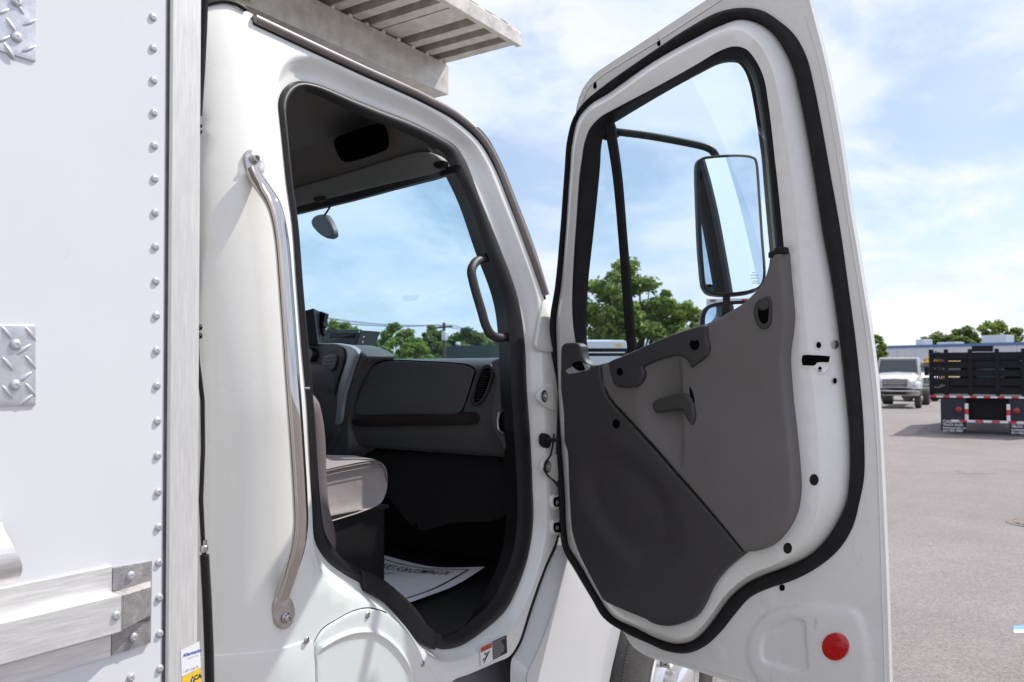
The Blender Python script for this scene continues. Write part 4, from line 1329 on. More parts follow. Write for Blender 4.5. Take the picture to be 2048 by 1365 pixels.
# window gasket and glass
gk = []
for t, q in ((0, QR - .006), (.08, QR + .001), (.45, QR - .002), (.55, QR - .010), (.9, .012), (1, .004), (1.02, -.008)):
    gk.append([dr.map(a0 + (a1 - a0) * t, b0 + (b1 - b0) * t, q) for (a0, b0), (a1, b1) in zip(vv, gg)])
MB().loft(gk).build('window_gasket', 'rubber', door, ang=40)
gl_ = [tuple(p) for p in inset(gg, -.012)]
mb = MB()
region(mb, dr, gl_, [], q=-.006, step=.08)
mb.build('window_glass', 'glass', door)
panel('window_divider', 'rubber', door, dr, [(1208, 248, 1), (1226, 243, 1), (1239, 330), (1253, 490), (1267, 655), (1272, 716, 1), (1257, 718, 1), (1250, 655), (1238, 490), (1223, 335)], .012, .008, .003, .03)
# trim panels
T_bound = [(1205, 729, 1), (1206, 748), (1210, 770), (1220, 795), (1236, 815), (1270, 851), (1330, 919), (1394, 990), (1440, 1043), (1492, 1105, 1)]
T_top = [(1220, 724), (1253, 709), (1296, 690), (1348, 668), (1412, 649), (1437, 638), (1459, 626), (1476, 616), (1494, 604), (1511, 588), (1526, 572), (1535, 554), (1541, 534), (1544, 512, 1)]
T_right = [(1568, 504, 1), (1571, 539), (1575, 583), (1579, 634), (1577, 660), (1571, 708), (1574, 773), (1584, 869), (1590, 934), (1592, 982), (1584, 1029), (1568, 1061), (1545, 1087), (1520, 1101)]
T_bot = [(1474, 1119), (1449, 1141), (1426, 1170), (1407, 1209), (1391, 1233), (1368, 1246), (1339, 1252), (1313, 1248), (1294, 1238), (1210, 1200), (1200, 1183), (1162, 1109), (1151, 1077), (1147, 1061), (1142, 990), (1138, 902), (1133, 886), (1130, 821), (1125, 773), (1125, 734), (1127, 693), (1132, 688), (1158, 687), (1164, 692), (1168, 708), (1174, 722), (1184, 731)]
lc = np.array(dr.ab(1376, 812, QR))
bound_ab = None


def light_q(Vv):
    # hollow of the pull pocket around the lever, plus the slight bulge of the rear half
    a, b = Vv[:, 0] - lc[0], Vv[:, 1] - lc[1]
    rr = np.sqrt((a / .15) ** 2 + ((b + .01) / .17) ** 2)
    bowl = sstep(1.15 - rr) * sstep(-(a - .004) / .018 + .5)
    q = -.036 * bowl
    return q + .006 * sstep((Vv[:, 0] - lc[0]) / .3)


pc = np.array(dr.ab(1265, 1010, QR))


def dark_q(Vv):
    a, b = Vv[:, 0] - pc[0], Vv[:, 1] - pc[1]
    ca, sa = math.cos(.62), math.sin(.62)
    u, v = a * ca - b * sa, a * sa + b * ca
    rr = np.sqrt((u / .20) ** 2 + (v / .13) ** 2)
    return -.015 * sstep((1.3 - rr) / .6) + .004


panel('upper_trim_panel', 'trim_light', door, dr, T_top + T_right + [(p[0] + 1.2, p[1] - 1.2, *p[2:]) for p in T_bound[::-1]], QR + .040, .042, .010, .010, qfn=light_q)
panel('lower_trim_panel', 'trim_dark', door, dr, T_bound + T_bot, QR + .024, .026, .008, .014, qfn=dark_q)
hnd = [(1218.5, 726), (1253, 710), (1296, 691), (1348, 669), (1402, 652), (1413, 651), (1417, 675), (1421, 697), (1417, 710), (1401, 724), (1383, 736, 1), (1378, 724), (1370, 716), (1354, 712), (1340, 714), (1318, 721), (1296, 730), (1288, 735), (1291, 747), (1287, 761), (1278, 772), (1268, 775), (1241, 775), (1231, 770), (1225, 756), (1220, 735)]
panel('pull_handle', 'trim_mid', door, dr, hnd, QR + .052, .018, .008, .012)
MB().lathe([(.0165, -.001), (.0165, .0006), (.013, .0008), (.012, .0004), (0, .0004)], dr.P(1389, 689, QR + .0528), dr.N, 20).build('screw_recess', 'hole', door)
MB().lathe([(.0125, -.001), (.0125, .0006), (.010, .0008), (.009, .0004), (0, .0004)], dr.P(1239.5, 744, QR + .0528), dr.N, 20).build('screw_recess', 'hole', door)
MB().lathe([(.0145, -.001), (.0145, .0006), (.0, .0012)], dr.P(1232, 848, QR + .0305), dr.N, 20).build('screw_cap', 'hole', door)
lv = [(1306, 808), (1310, 802), (1340, 792), (1370, 787), (1378, 791), (1385, 800), (1391, 824), (1391, 838), (1385, 850), (1378, 842), (1371, 830), (1366, 819, 1), (1340, 822), (1313, 826), (1309, 822)]
panel('door_release_lever', 'trim_mid', door, dr, lv, QR + .050, .022, .007, .01)
panel('lever_slot', 'hole', door, dr, [(1380, 774), (1385, 785), (1389, 806), (1386, 806), (1380, 790)], QR + .0425, .02, .001, .01)
lk = [(1510, 612), (1516, 602), (1526, 596), (1539, 594), (1542, 604), (1543, 626), (1542, 645), (1536, 656), (1527, 659), (1517, 653), (1510, 638), (1508, 623)]
panel('lock_bezel', 'trim_mid', door, dr, lk, QR + .052, .012, .004, .008)
panel('lock_pocket', 'hole', door, dr, [(1517, 616), (1522, 606), (1531, 602), (1536, 605), (1537, 630), (1534, 645), (1526, 648), (1519, 640), (1516, 628)], QR + .0528, .002, .0005, .008)
panel('lock_button', 'trim_mid', door, dr, [(1520, 606), (1527, 601), (1535, 602), (1536, 616), (1530, 621), (1520, 620)], QR + .058, .006, .003, .008)
panel('trim_top_cap', 'black', door, dr, [(1537, 516, 1), (1538, 505), (1547, 503, 1), (1551, 496), (1569, 494, 1), (1571, 507, 1), (1550, 510, 1), (1548, 519, 1)], QR + .046, .02, .003, .01)
# demister vent on the front corner
panel('demister_highlight_pad', 'silver', door, dr, [(1132, 742), (1146, 733), (1166, 727), (1181, 736), (1176, 741), (1150, 747), (1136, 748)], QR + .029, .004, .002, .008)  # pad by the vent slot, its highlight put into the light grey colour
panel('demister_vent', 'hole', door, dr, [(1144, 729), (1152, 724), (1162, 724), (1168, 733), (1170, 740), (1160, 742), (1150, 738)], QR + .0305, .003, .001, .008)
MB().tube([dr.P(1151, 733, QR + .0325), dr.P(1164, 733, QR + .0325)], .0014, 6).build('vent_slat', 'black', door)
# holes and plugs on the shut face
def wallq(px, py):
    # height of the shut-face wall at a pixel between the ridge and the seal
    best = None
    for (x1, y1), (x2, y2) in zip(Rs, Wis):
        d = abs((y1 + y2) / 2 - py) + abs((x1 + x2) / 2 - px)
        if best is None or d < best[0]: best = (d, x1, y1, x2, y2)
    _, x1, y1, x2, y2 = best
    t = ((px - x1) * (x2 - x1) + (py - y1) * (y2 - y1)) / ((x2 - x1) ** 2 + (y2 - y1) ** 2)
    t = min(1, max(-1, t))
    if t <= 0: return QR
    T = [(0, QF), (.06, QF + .010), (.25, QF + .026), (.55, QF + .046), (.82, QR - .008), (.95, QR - .0015), (1.0, QR)]
    u = 1 - t
    for (a, qa), (b, qb) in zip(T[:-1], T[1:]):
        if u <= b: return qa + (qb - qa) * (u - a) / (b - a)
    return QR
def wall_disc(name, m, pts, lift):
    mb = MB()
    c = sum(p[0] for p in pts) / len(pts), sum(p[1] for p in pts) / len(pts)
    top = [dr.P(x, y, wallq(x, y) + lift) for x, y in pts]
    lowp = [dr.P(x, y, wallq(x, y) - .002) for x, y in pts]
    V2, F2 = fill(pts, (), 4.0)
    mb.add([dr.P(x, y, wallq(x, y) + lift) for x, y in V2], F2)
    mb.loft([top, lowp])
    return mb.build(name, m, door)
wall_disc('latch_stamping', 'door_white', sp([(1599, 716), (1606, 707), (1633, 706), (1640, 710), (1664, 712), (1663, 722), (1650, 745), (1640, 748), (1632, 738), (1604, 735)], 4), .0016)
wall_disc('latch_opening', 'hole', sp([(1603, 721, 1), (1605, 712), (1632, 711), (1660, 713, 1), (1658, 725, 1), (1634, 726), (1630, 731), (1605, 731, 1)], 4), .0030)
wall_disc('plug_ring', 'door_white', ell(1637.5, 690.5, 8, 9.5), .0012)
for px, py, rx, ry in ((1637.5, 690.5, 5, 6.5), (1640, 739, 4, 5.5), (1670, 762, 4, 6)):
    wall_disc('shut_face_hole', 'hole', ell(px, py, rx, ry), .0022)
wall_disc('shut_face_plug', 'steel', ell(1670.5, 689.5, 7, 8.5), .0022)
wall_disc('shut_face_plug', 'rubber', ell(1628, 960, 9, 11.5), .0022)
flat_plug = (1575, 1097)
def flat_disc(name, m, px, py, rx, ry, q, th=.003, dome=0.0):
    mb = MB()
    pts = [dr.ab(x, y, q) for x, y in ell(px, py, rx, ry, 40)]
    c = dr.ab(px, py, q)
    L = []
    for s_, z in ((1, -th), (1, 0), (.96, .001), (.6, .001 + dome * .7), (.01, .001 + dome)):
        L.append([dr.map(c[0] + (a - c[0]) * s_, c[1] + (b - c[1]) * s_, q + z) for a, b in pts])
    mb.loft(L, True, True)
    return mb.build(name, m, door, ang=30)
flat_disc('shut_face_plug', 'rubber', 1575, 1097, 8.5, 11, QR + .0015)
rf = flat_disc('red_reflector', 'red', 1670, 1294, 26.5, 27.5, QF + .012, .01, .0012)
rf['label'] = 'round red reflector near the lower rear corner'
flat_disc('drain_hole', 'hole', 1564, 1176, 5.5, 6.5, QF + .001)
for px, py in ((1318, 85), (1190.5, 170.5)):
    panel('roof_rail_slot', 'hole', door, dr, [(px - 2, py - 7, 1), (px + 1, py - 7, 1), (px + 2.5, py + 5), (px - 1, py + 8), (px - 4, py + 5)], QF + .0012, .002, .0003, .02)
# raised hem beads along the top flange and rear edge
bead = sp([(1165, 205), (1176, 178), (1196, 158), (1313, 84), (1404, 25), (1480, -25)], 5, closed=False)
MB().tube([dr.P(x, y, QF) for x, y in bead], .0025, 6).build('hem_bead', 'door_white', door, ang=80)
bead = sp([(1612, 30), (1637, 113), (1659, 215), (1679, 330), (1706, 495), (1731, 655), (1748, 800), (1755, 900), (1759, 1000), (1765, 1183), (1770, 1344), (1772, 1400)], 5, closed=False)
MB().tube([dr.P(x, y, QF) for x, y in bead], .0028, 6).build('hem_bead', 'door_white', door, ang=80)
bead = sp([(1284, 1303), (1380, 1329), (1445, 1348), (1560, 1384)], 5, closed=False)
MB().tube([dr.P(x, y, QF) for x, y in bead], .0028, 6).build('hem_bead', 'door_white', door, ang=80)

# ---------------------------------------------------- mirrors on the door
MANG = math.radians(212.2)
mc_ = at_d(1463, 450, 2.62)
mi = Surf((mc_.x, mc_.y), (-math.sin(MANG), math.cos(MANG)), (math.cos(MANG), math.sin(MANG)))
mo_ = [(1394, 330), (1397, 321), (1406, 315), (1424, 311.5), (1482, 309), (1503, 311.5), (1512, 316), (1516, 326), (1522, 400), (1527, 476), (1532, 545), (1530, 562), (1522, 576), (1505, 584), (1471, 590), (1432, 590), (1416, 586), (1408, 576), (1401, 520), (1396, 420)]
mi_ab = mi.loop(sp(mo_, 5), 0)
mg_ab = [tuple(p) for p in inset(mi_ab, .0085)]
mh_ = MB()
mh_.loft([mi.map_loop(mg_ab, -.002), mi.map_loop(mg_ab, .003), [mi.map(a, b, .005) for a, b in inset(mi_ab, .004)], mi.map_loop(mi_ab, -.001), [mi.map(a, b, -.03) for a, b in inset(mi_ab, -.004)], [mi.map(a, b, -.06) for a, b in inset(mi_ab, .012)], [mi.map(a, b, -.085) for a, b in inset(mi_ab, .05)]], True, True)
mh_.build('mirror_housing', 'black', door, ang=50)
mb = MB()
region(mb, mi, mg_ab, [], q=.0, step=.05)
mb.build('mirror_glass', 'mirror', door)
# small etched marks in the corner of the glass
etch = MB()
for x0, y0, x1, y1 in ((1505, 545, 1511, 545), (1502, 550, 1516, 548), (1503, 556, 1518, 554), (1506, 562, 1516, 561), (1504, 566, 1517, 565)):
    for dx in np.arange(x0, x1, 3):
        p = [mi.P(dx, y0, .0012), mi.P(dx + 2, y0, .0012), mi.P(dx + 2, y0 + 1.2, .0012), mi.P(dx, y0 + 1.2, .0012)]
        etch.add(p, [(0, 1, 2, 3)])
etch.build('etched_lettering', 'ink', door, smooth=False)
lo = [(1402, 655), (1404, 628), (1412, 614), (1428, 607), (1475, 602), (1515, 604), (1530, 614), (1538, 640), (1538, 720), (1520, 745), (1420, 745), (1404, 725)]
lo_ab = mi.loop(sp(lo, 5), 0)
lg_ab = [tuple(p) for p in inset(lo_ab, .0115)]
mb = MB()
mb.loft([mi.map_loop(lg_ab, -.002), mi.map_loop(lg_ab, .003), [mi.map(a, b, .005) for a, b in inset(lo_ab, .006)], mi.map_loop(lo_ab, -.001), [mi.map(a, b, -.04) for a, b in inset(lo_ab, .002)], [mi.map(a, b, -.07) for a, b in inset(lo_ab, .03)]], True, True)
mb.build('convex_mirror_housing', 'black', door, ang=50)
lc_ = np.mean(np.array(lg_ab), 0)
mb = MB()
region(mb, mi, lg_ab, [], q=.0, step=.012, qfn=lambda Vv: .010 - .010 * ((Vv - lc_) ** 2).sum(1) / .02)
mb.build('convex_mirror_glass', 'mirror', door, ang=80)
st = [mi.P(1453, 585, -.04), mi.P(1453, 612, -.04)]
MB().tube(st, .012, 10).build('mirror_joint', 'black', door)
p0 = dr.P(1222, 263, -.075)
p_end = mi.P(1440, 330, -.05)
arm = [p0]
steps = [(1300, 272, .35), (1395, 290, .85), (1416, 296, .95), (1428, 304, 1.0)]
for x, y, t in steps:
    depth = p0.lerp(p_end, t)
    D = (depth - CAM).dot(FW)
    arm.append(at_d(x, y, D))
arm.append(p_end)
ap2 = []
for i in range(len(arm) - 1):
    a, b = arm[i], arm[i + 1]
    for k in range(4): ap2.append(a.lerp(b, k / 4))
ap2.append(arm[-1])
for _ in range(3):
    ap2 = [ap2[0]] + [(ap2[i - 1] + ap2[i] * 2 + ap2[i + 1]) / 4 for i in range(1, len(ap2) - 1)] + [ap2[-1]]
MB().tube(ap2, .0125, 12).build('mirror_arm', 'black', door, ang=70)
MB().lathe([(.03, 0), (.03, .012), (.018, .03), (.014, .05)], dr.P(1214, 262, -.056), tuple(-dr.N), 14).build('mirror_arm_foot', 'black', door)

# ---------------------------------------------------- hood side, front wheel, frame below
hood = MB()
C0 = sp([(1116, 1070), (1092, 1133), (1062, 1216), (1038, 1288), (1024, 1316), (1021, 1420)], 6, closed=False)
C1 = sp([(1138, 1102), (1117, 1182), (1092, 1262), (1068, 1320), (1056, 1345), (1054, 1420)], 6, closed=False)
C2 = sp([(1150, 1090), (1142, 1182), (1136, 1262), (1134, 1320), (1133, 1345), (1133, 1420)], 6, closed=False)
C3 = sp([(1175, 1080), (1176, 1182), (1178, 1262), (1178, 1320), (1176, 1345), (1174, 1420)], 6, closed=False)
C4 = sp([(1262, 1070), (1254, 1182), (1241, 1262), (1230, 1310), (1222, 1345), (1212, 1420)], 6, closed=False)
def line(c, q): return [cab.P(x, y, q) for x, y in c]
hood.loft([line(C0, -.012), line(C1, .030), line(C1, .033), line(C2, .030), line(C3, .045), line(C4, .030), [p + Vector((0.0, .12, 0)) for p in line(C4, .030)]], False)
hood.build('hood_side', 'hood', truck, ang=28)
# rest of the hood running forward, hidden behind the door
hd = MB()
for xx in (0,):
    pr = [(1.56, .95), (1.50, 1.20), (1.52, 1.55), (1.62, 1.70), (2.0, 1.80), (2.7, 1.84), (3.4, 1.80), (3.78, 1.70), (3.88, 1.55), (3.90, 1.2), (3.84, .95)]
    hd.loft([[(3.10, y, z) for y, z in pr], [(3.9, y, z - .05) for y, z in pr], [(4.5, 2.7 + (y - 2.7) * .92, z - .22 if z > 1.5 else z) for y, z in pr], [(4.62, 2.7 + (y - 2.7) * .85, (z - .32) if z > 1.5 else z) for y, z in pr]], False)
hd.build('hood', 'hood', truck, ang=40)
wc = Vector((3.36, 1.42, .50))
tw = MB()
prof = [(.26, .26), (.265, .03), (.30, .002), (.36, -.004), (.44, .0), (.475, .012), (.492, .03), (.496, .05), (.496, .20), (.49, .235), (.44, .26), (.26, .26)]
tw.lathe([(r, z) for r, z in prof], wc, (0, 1, 0), 72)
tyre = tw.build('front_tyre', 'tyre', truck, ang=35)
gr = MB()
for k in range(260):
    t = k * 2 * math.pi / 260
    for z0 in (.028,):
        a = Vector((math.cos(t), 0, math.sin(t)))
        b = Vector((-math.sin(t), 0, math.cos(t)))
        c = wc + a * .489 + Vector((0, z0 - .004, 0))
        gr.hexa([c - a * .012 - b * .0035 - Vector((0, .006, 0)), c - a * .012 + b * .0035 - Vector((0, .006, 0)), c - a * .012 + b * .0035 + Vector((0, .02, 0)), c - a * .012 - b * .0035 + Vector((0, .02, 0)),
                 c + a * .004 - b * .0035 + Vector((0, .002, 0)), c + a * .004 + b * .0035 + Vector((0, .002, 0)), c + a * .004 + b * .0035 + Vector((0, .02, 0)), c + a * .004 - b * .0035 + Vector((0, .02, 0))])
tl = gr.build('tread_lugs', 'tyre', tyre, smooth=False)
rim = MB()
rim.lathe([(.262, .04), (.268, .012), (.262, .0), (.25, .006), (.24, .03), (.22, .045), (.16, .03), (.11, .02), (.105, -.04), (.08, -.055), (0, -.058)], wc, (0, 1, 0), 48)
M['rim'] = mat('polished_wheel', (0.86, 0.86, 0.86), 0.22, 0.9)
rim.build('wheel_rim', 'rim', tyre, ang=40)
for k in range(8):
    t = k * math.pi / 4 + .2
    MB().lathe([(.028, 0), (.028, -.0035), (0, -.0036)], wc + Vector((.20 * math.cos(t), .036, .20 * math.sin(t))), (0, -1, 0), 16).build('hand_hole', 'hole', tyre)
    t += .39
    MB().lathe([(.017, .0), (.017, .03), (.012, .036), (0, .036)], wc + Vector((.145 * math.cos(t), .025, .145 * math.sin(t))), (0, -1, 0), 10).build('lug_nut', 'chrome', tyre)
MB().box(-4.0, 4.4, 2.25, 2.33, .62, .86).build('frame_rail', 'black', truck, smooth=False)
MB().box(-4.0, 4.4, 3.05, 3.13, .62, .86).build('frame_rail', 'black', truck, smooth=False)
M['step'] = mat('dark_step_box', (0.13, 0.135, 0.15), 0.35, 0.3)
MB().box(1.30, 2.62, 1.60, 2.20, .40, .985).build('step_box', 'step', truck, smooth=False, bevel=.03)
MB().box(2.55, 3.9, 1.70, 1.72, .55, 1.25).build('inner_fender', 'black', truck, smooth=False)
for wx, wy in ((3.36, 3.72), (-2.6, 1.45), (-2.6, 3.6)):
    MB().lathe([(.30, -.13), (.31, -.12), (.44, -.13), (.495, -.09), (.495, .09), (.44, .13), (.31, .12), (.30, .13)], (wx, wy, .5), (0, 1, 0), 40).build('road_wheel', 'tyre', truck, ang=35)

# ================================================================== BACKGROUND
exec_bg = True
M['truck_black'] = mat('black_stake_paint', (0.006, 0.006, 0.0075), 0.5, 0, 0.0, spec=0.22, col2=(0.009, 0.009, 0.011), nscale=6)
M['flap'] = mat('navy_mudflap', (0.010, 0.012, 0.024), 0.6)
M['bgwhite'] = mat('white_truck_paint', (0.58, 0.59, 0.61), 0.25, 0, 0.6)
M['bgyellow'] = mat('yellow_truck_paint', (0.72, 0.42, 0.03), 0.3, 0, 0.5)
M['dkglass'] = mat('dark_window', (0.03, 0.045, 0.05), 0.06, 0, 0.5)
M['tealglass'] = mat('teal_cab_window', (0.10, 0.19, 0.17), 0.12, 0, 0.5)
M['amber'] = mat('amber_lens', (0.75, 0.28, 0.02), 0.3)
M['redlens'] = mat('red_lens', (0.30, 0.008, 0.01), 0.2, 0, 0.4)
M['headlamp'] = mat('headlamp_lens', (0.75, 0.78, 0.8), 0.08, 0.6, 0.5)
M['conc'] = mat('painted_wall', (0.62, 0.63, 0.66), 0.8, col2=(0.55, 0.56, 0.58), nscale=0.4)
M['bluetrim'] = mat('blue_parapet', (0.09, 0.17, 0.33), 0.5)
M['roofing'] = mat('roof_unit_metal', (0.62, 0.62, 0.63), 0.5, 0.2)
M['green_body'] = mat('dark_green_paint', (0.018, 0.035, 0.036), 0.4, 0, 0.3, col2=(0.024, 0.042, 0.042), nscale=4)
M['woodpole'] = mat('utility_pole_wood', (0.11, 0.085, 0.065), 0.9, col2=(0.08, 0.06, 0.05), nscale=12, stretch=(6, 6, .5))
M['bark'] = mat('tree_bark', (0.10, 0.075, 0.055), 0.95, col2=(0.06, 0.046, 0.035), nscale=14, bump=0.5, bscale=20)

# ---- stake truck seen from behind
rearL = gpt(1900, 872)
D_s = (Vector((rearL.x, rearL.y, CAMZ)) - CAM).dot(F0)
pcn = at_d(1974, 790, D_s)
stk = empty('stake_truck', (pcn.x, pcn.y, 0), math.radians(3.0), local=True)
tag(stk, 'black stake-bed truck with red and white reflective tape seen from behind', 'truck')
ppm = FPX / D_s
HW = 102 / ppm          # half width of the bed
zt = lambda y: CAMZ + (742 - y) / ppm
z_deck, z_top = zt(790), zt(699)
LB = 5.4
bedm = MB().box(0, LB, -HW, HW, z_deck - .11, z_deck - .03).build('flatbed_deck', 'truck_black', stk, smooth=False)
NSL = 5
zs = [z_deck + .02 + k * (z_top - z_deck - .02) / NSL for k in range(NSL)]
sh = (z_top - z_deck) / NSL * .70
for z in zs:
    MB().box(.02, .05, -HW + .02, HW - .02, z, z + sh).build('rear_slat', 'truck_black', stk, smooth=False)
    for s_ in (-1, 1):
        MB().box(.08, LB - .05, s_ * (HW - .05) - .015, s_ * (HW - .05) + .015, z, z + sh * .75).build('side_slat', 'truck_black', stk, smooth=False)
    MB().box(LB - .04, LB - .01, -HW + .06, HW - .06, z, z + sh).build('front_slat', 'truck_black', stk, smooth=False)
for yy in (-HW + .04, -HW * .62, -HW * .18, HW * .28, HW * .70, HW - .04):
    MB().box(-.03, .019, yy - .055, yy + .055, z_deck - .02, z_top + .02).build('rear_post', 'truck_black', stk, smooth=False)
for s_ in (-1, 1):
    for k in range(6):
        xx = .12 + k * (LB - .2) / 5
        MB().box(xx, xx + .09, s_ * (HW - .02) - .02, s_ * (HW - .02) + .02, z_deck - .02, z_top + .02).build('side_post', 'truck_black', stk, smooth=False)
MB().box(-.036, -.031, -.18, .36, z_top - .06, z_top + .11).build('gate_latch_plate', 'truck_black', stk, smooth=False)
NT = 17
for k in range(NT):
    y0, y1 = -HW + 2 * HW * k / NT, -HW + 2 * HW * (k + 1) / NT
    MB().box(-.045, -.032, y0, y1, z_deck - .085, z_deck - .035).build('reflective_tape', 'white_tape' if k % 2 else 'red_tape', stk, smooth=False)
# under-ride guard
zb = zt(843)
for k in range(9):
    y0, y1 = -.92 + 1.84 * k / 9, -.92 + 1.84 * (k + 1) / 9
    MB().box(-.03, .03, y0, y1, zb - .03, zb + .03).build('guard_tape', 'white_tape' if k % 2 == 0 else 'red_tape', stk, smooth=False)
for s_ in (-1, 1):
    zs0 = zb + .03
    for k in range(3):
        MB().box(-.025, .025, s_ * .52 - .045, s_ * .52 + .045, zs0 + k * .16, zs0 + .16 + k * .16).build('guard_tape', 'red_tape' if k == 1 else 'white_tape', stk, smooth=False)
    MB().lathe([(.085, 0), (.085, .03), (.07, .04), (0, .045)], (-.02, s_ * .72, zt(820)), (-1, 0, 0), 20).build('tail_lamp', 'redlens', stk)
    MB().box(-.01, .03, s_ * .86 - .33, s_ * .86 + .33, zt(864), z_deck - .115).build('mudflap', 'flap', stk, smooth=False)
    for k, (t_, sz) in enumerate((('CASSONE', .115), ('TRUCK SALES', .085), ('RONKONKOMA, NY', .065), ('631-585-7800', .09))):
        text('lettering', t_, lambda x, y, k=k, s_=s_: Vector((-.0125, s_ * .86 + .28 - x, zt(846) - .02 - k * .085 + y)), 'white_tape', stk, sz, 0, .002)
    for off in (-.17, .13):
        MB().lathe([(.25, -.12), (.27, -.12), (.40, -.12), (.44, -.08), (.44, .08), (.40, .12), (.27, .12), (.25, .12)], (1.3, s_ * .88 + off, .44), (0, 1, 0), 28).build('rear_tyre', 'tyre', stk, ang=35)
MB().box(.35, .40, -1.1, 1.1, .45, z_deck - .12).build('underbody_shade_panel', 'truck_black', stk, smooth=False)  # black panel added behind the flaps to stand in for underbody shade
MB().box(.41, LB + 2, -.42, .42, .55, z_deck - .12).build('chassis', 'truck_black', stk, smooth=False)
MB().tube([(1.3, -1, .44), (1.3, 1, .44)], .07, 8).build('axle', 'truck_black', stk)
cb = MB()
cb.hexa([(LB + .15, -1.0, .7), (LB + 1.9, -1.0, .7), (LB + 1.9, 1.0, .7), (LB + .15, 1.0, .7), (LB + .2, -.88, 2.45), (LB + 1.2, -.88, 2.45), (LB + 1.2, .88, 2.45), (LB + .2, .88, 2.45)])
cb.build('cab', 'truck_black', stk, smooth=False, bevel=.05)
MB().box(LB + .145, LB + .175, -.42, .42, 1.55, 2.05).build('cab_rear_window', 'tealglass', stk, smooth=False)

# ---- conventional trucks facing the camera
def front_truck(name, loc, rz, paint, sc=1.0):
    t = empty(name, loc, rz, local=True)
    t.scale = (sc, sc, sc)
    # x forward (towards its nose), y left, z up; nose at x = 0
    hd = MB()
    sec = [(-.05, .78, 1.02, 1.48), (-.35, .90, 1.0, 1.62), (-1.2, .98, .95, 1.78), (-1.55, 1.0, .95, 1.82)]
    loops = []
    for x, w, z0, z1 in sec:
        loops.append([(x, -w, z0), (x, -w * .99, z1 - .22), (x, -w * .78, z1 - .04), (x, 0, z1), (x, w * .78, z1 - .04), (x, w * .99, z1 - .22), (x, w, z0)])
    hd.loft(loops, True, True)
    hd.build('hood', paint, t, ang=35)
    cbm = MB()
    cbm.hexa([(-1.55, -1.05, .9), (-3.1, -1.05, .9), (-3.1, 1.05, .9), (-1.55, 1.05, .9), (-1.95, -.92, 2.55), (-3.1, -.92, 2.55), (-3.1, .92, 2.55), (-1.95, .92, 2.55)])
    cbm.build('cab', paint, t, smooth=False, bevel=.07)
    wd = MB()
    wd.hexa([(-1.58, -.92, 1.80), (-1.64, -.92, 1.80), (-1.64, .92, 1.80), (-1.58, .92, 1.80), (-1.83, -.84, 2.40), (-1.89, -.84, 2.40), (-1.89, .84, 2.40), (-1.83, .84, 2.40)])
    wd.build('windshield', 'dkglass', t, smooth=False)
    MB().box(-1.98, -1.80, -.90, .90, 2.46, 2.53).build('sun_visor', paint, t, smooth=False, bevel=.02)
    g_ = MB().box(-.04, .0, -.56, .56, 1.08, 1.46).build('grille', 'dkglass', t, smooth=False, bevel=.03)
    for k in range(4):
        MB().box(.001, .035, -.54, .54, 1.11 + k * .095, 1.140 + k * .095).build('grille_bar', 'chrome', t, smooth=False)
    MB().box(-.2, .12, -1.10, 1.10, .62, .90).build('bumper', 'chrome', t, smooth=False, bevel=.05)
    MB().box(.121, .128, -.50, .50, .68, .80).build('bumper_opening', 'truck_black', t, smooth=False)
    for s_ in (-1, 1):
        MB().box(-.32, -.02, s_ * .80 - .14, s_ * .80 + .14, 1.12, 1.36).build('headlamp', 'headlamp', t, smooth=False, bevel=.05)
        MB().hexa([(-.15, s_ * .72, .95), (-1.4, s_ * .72, .95), (-1.4, s_ * 1.16, .95), (-.25, s_ * 1.12, .95), (-.3, s_ * .72, 1.35), (-1.35, s_ * .72, 1.42), (-1.3, s_ * 1.10, 1.30), (-.4, s_ * 1.06, 1.25)]).build('fender', paint, t, smooth=False, bevel=.06)
        MB().lathe([(.27, -.14), (.28, -.14), (.44, -.14), (.49, -.10), (.49, .10), (.44, .14), (.28, .14), (.27, .14)], (-.9, s_ * .98, .49), (0, 1, 0), 28).build('front_tyre', 'tyre', t, ang=35)
        MB().lathe([(.27, 0), (.25, .02), (.10, .03), (.09, .09), (0, .09)], (-.9, s_ * 1.09, .49), (0, s_, 0), 20).build('wheel_hub', 'bgwhite', t)
        MB().lathe([(.27, -.26), (.44, -.26), (.49, -.2), (.49, .2), (.44, .26), (.27, .26)], (-5.6, s_ * .92, .49), (0, 1, 0), 24).build('rear_tyre', 'tyre', t, ang=35)
        MB().box(-1.75, -1.66, s_ * 1.32 - .10, s_ * 1.32 + .10, 1.62, 2.08).build('side_mirror', 'truck_black', t, smooth=False, bevel=.03)
        MB().tube([(-1.72, s_ * 1.0, 2.1), (-1.72, s_ * 1.30, 2.05)], .018, 6).build('mirror_bracket', 'truck_black', t)
    for k in range(5):
        MB().box(-1.97, -1.90, -.6 + k * .3 - .05, -.6 + k * .3 + .05, 2.552, 2.60).build('marker_lamp', 'amber', t, smooth=False)
    MB().box(-6.6, -1.4, -.42, .42, .62, .88).build('chassis', 'truck_black', t, smooth=False)
    return t


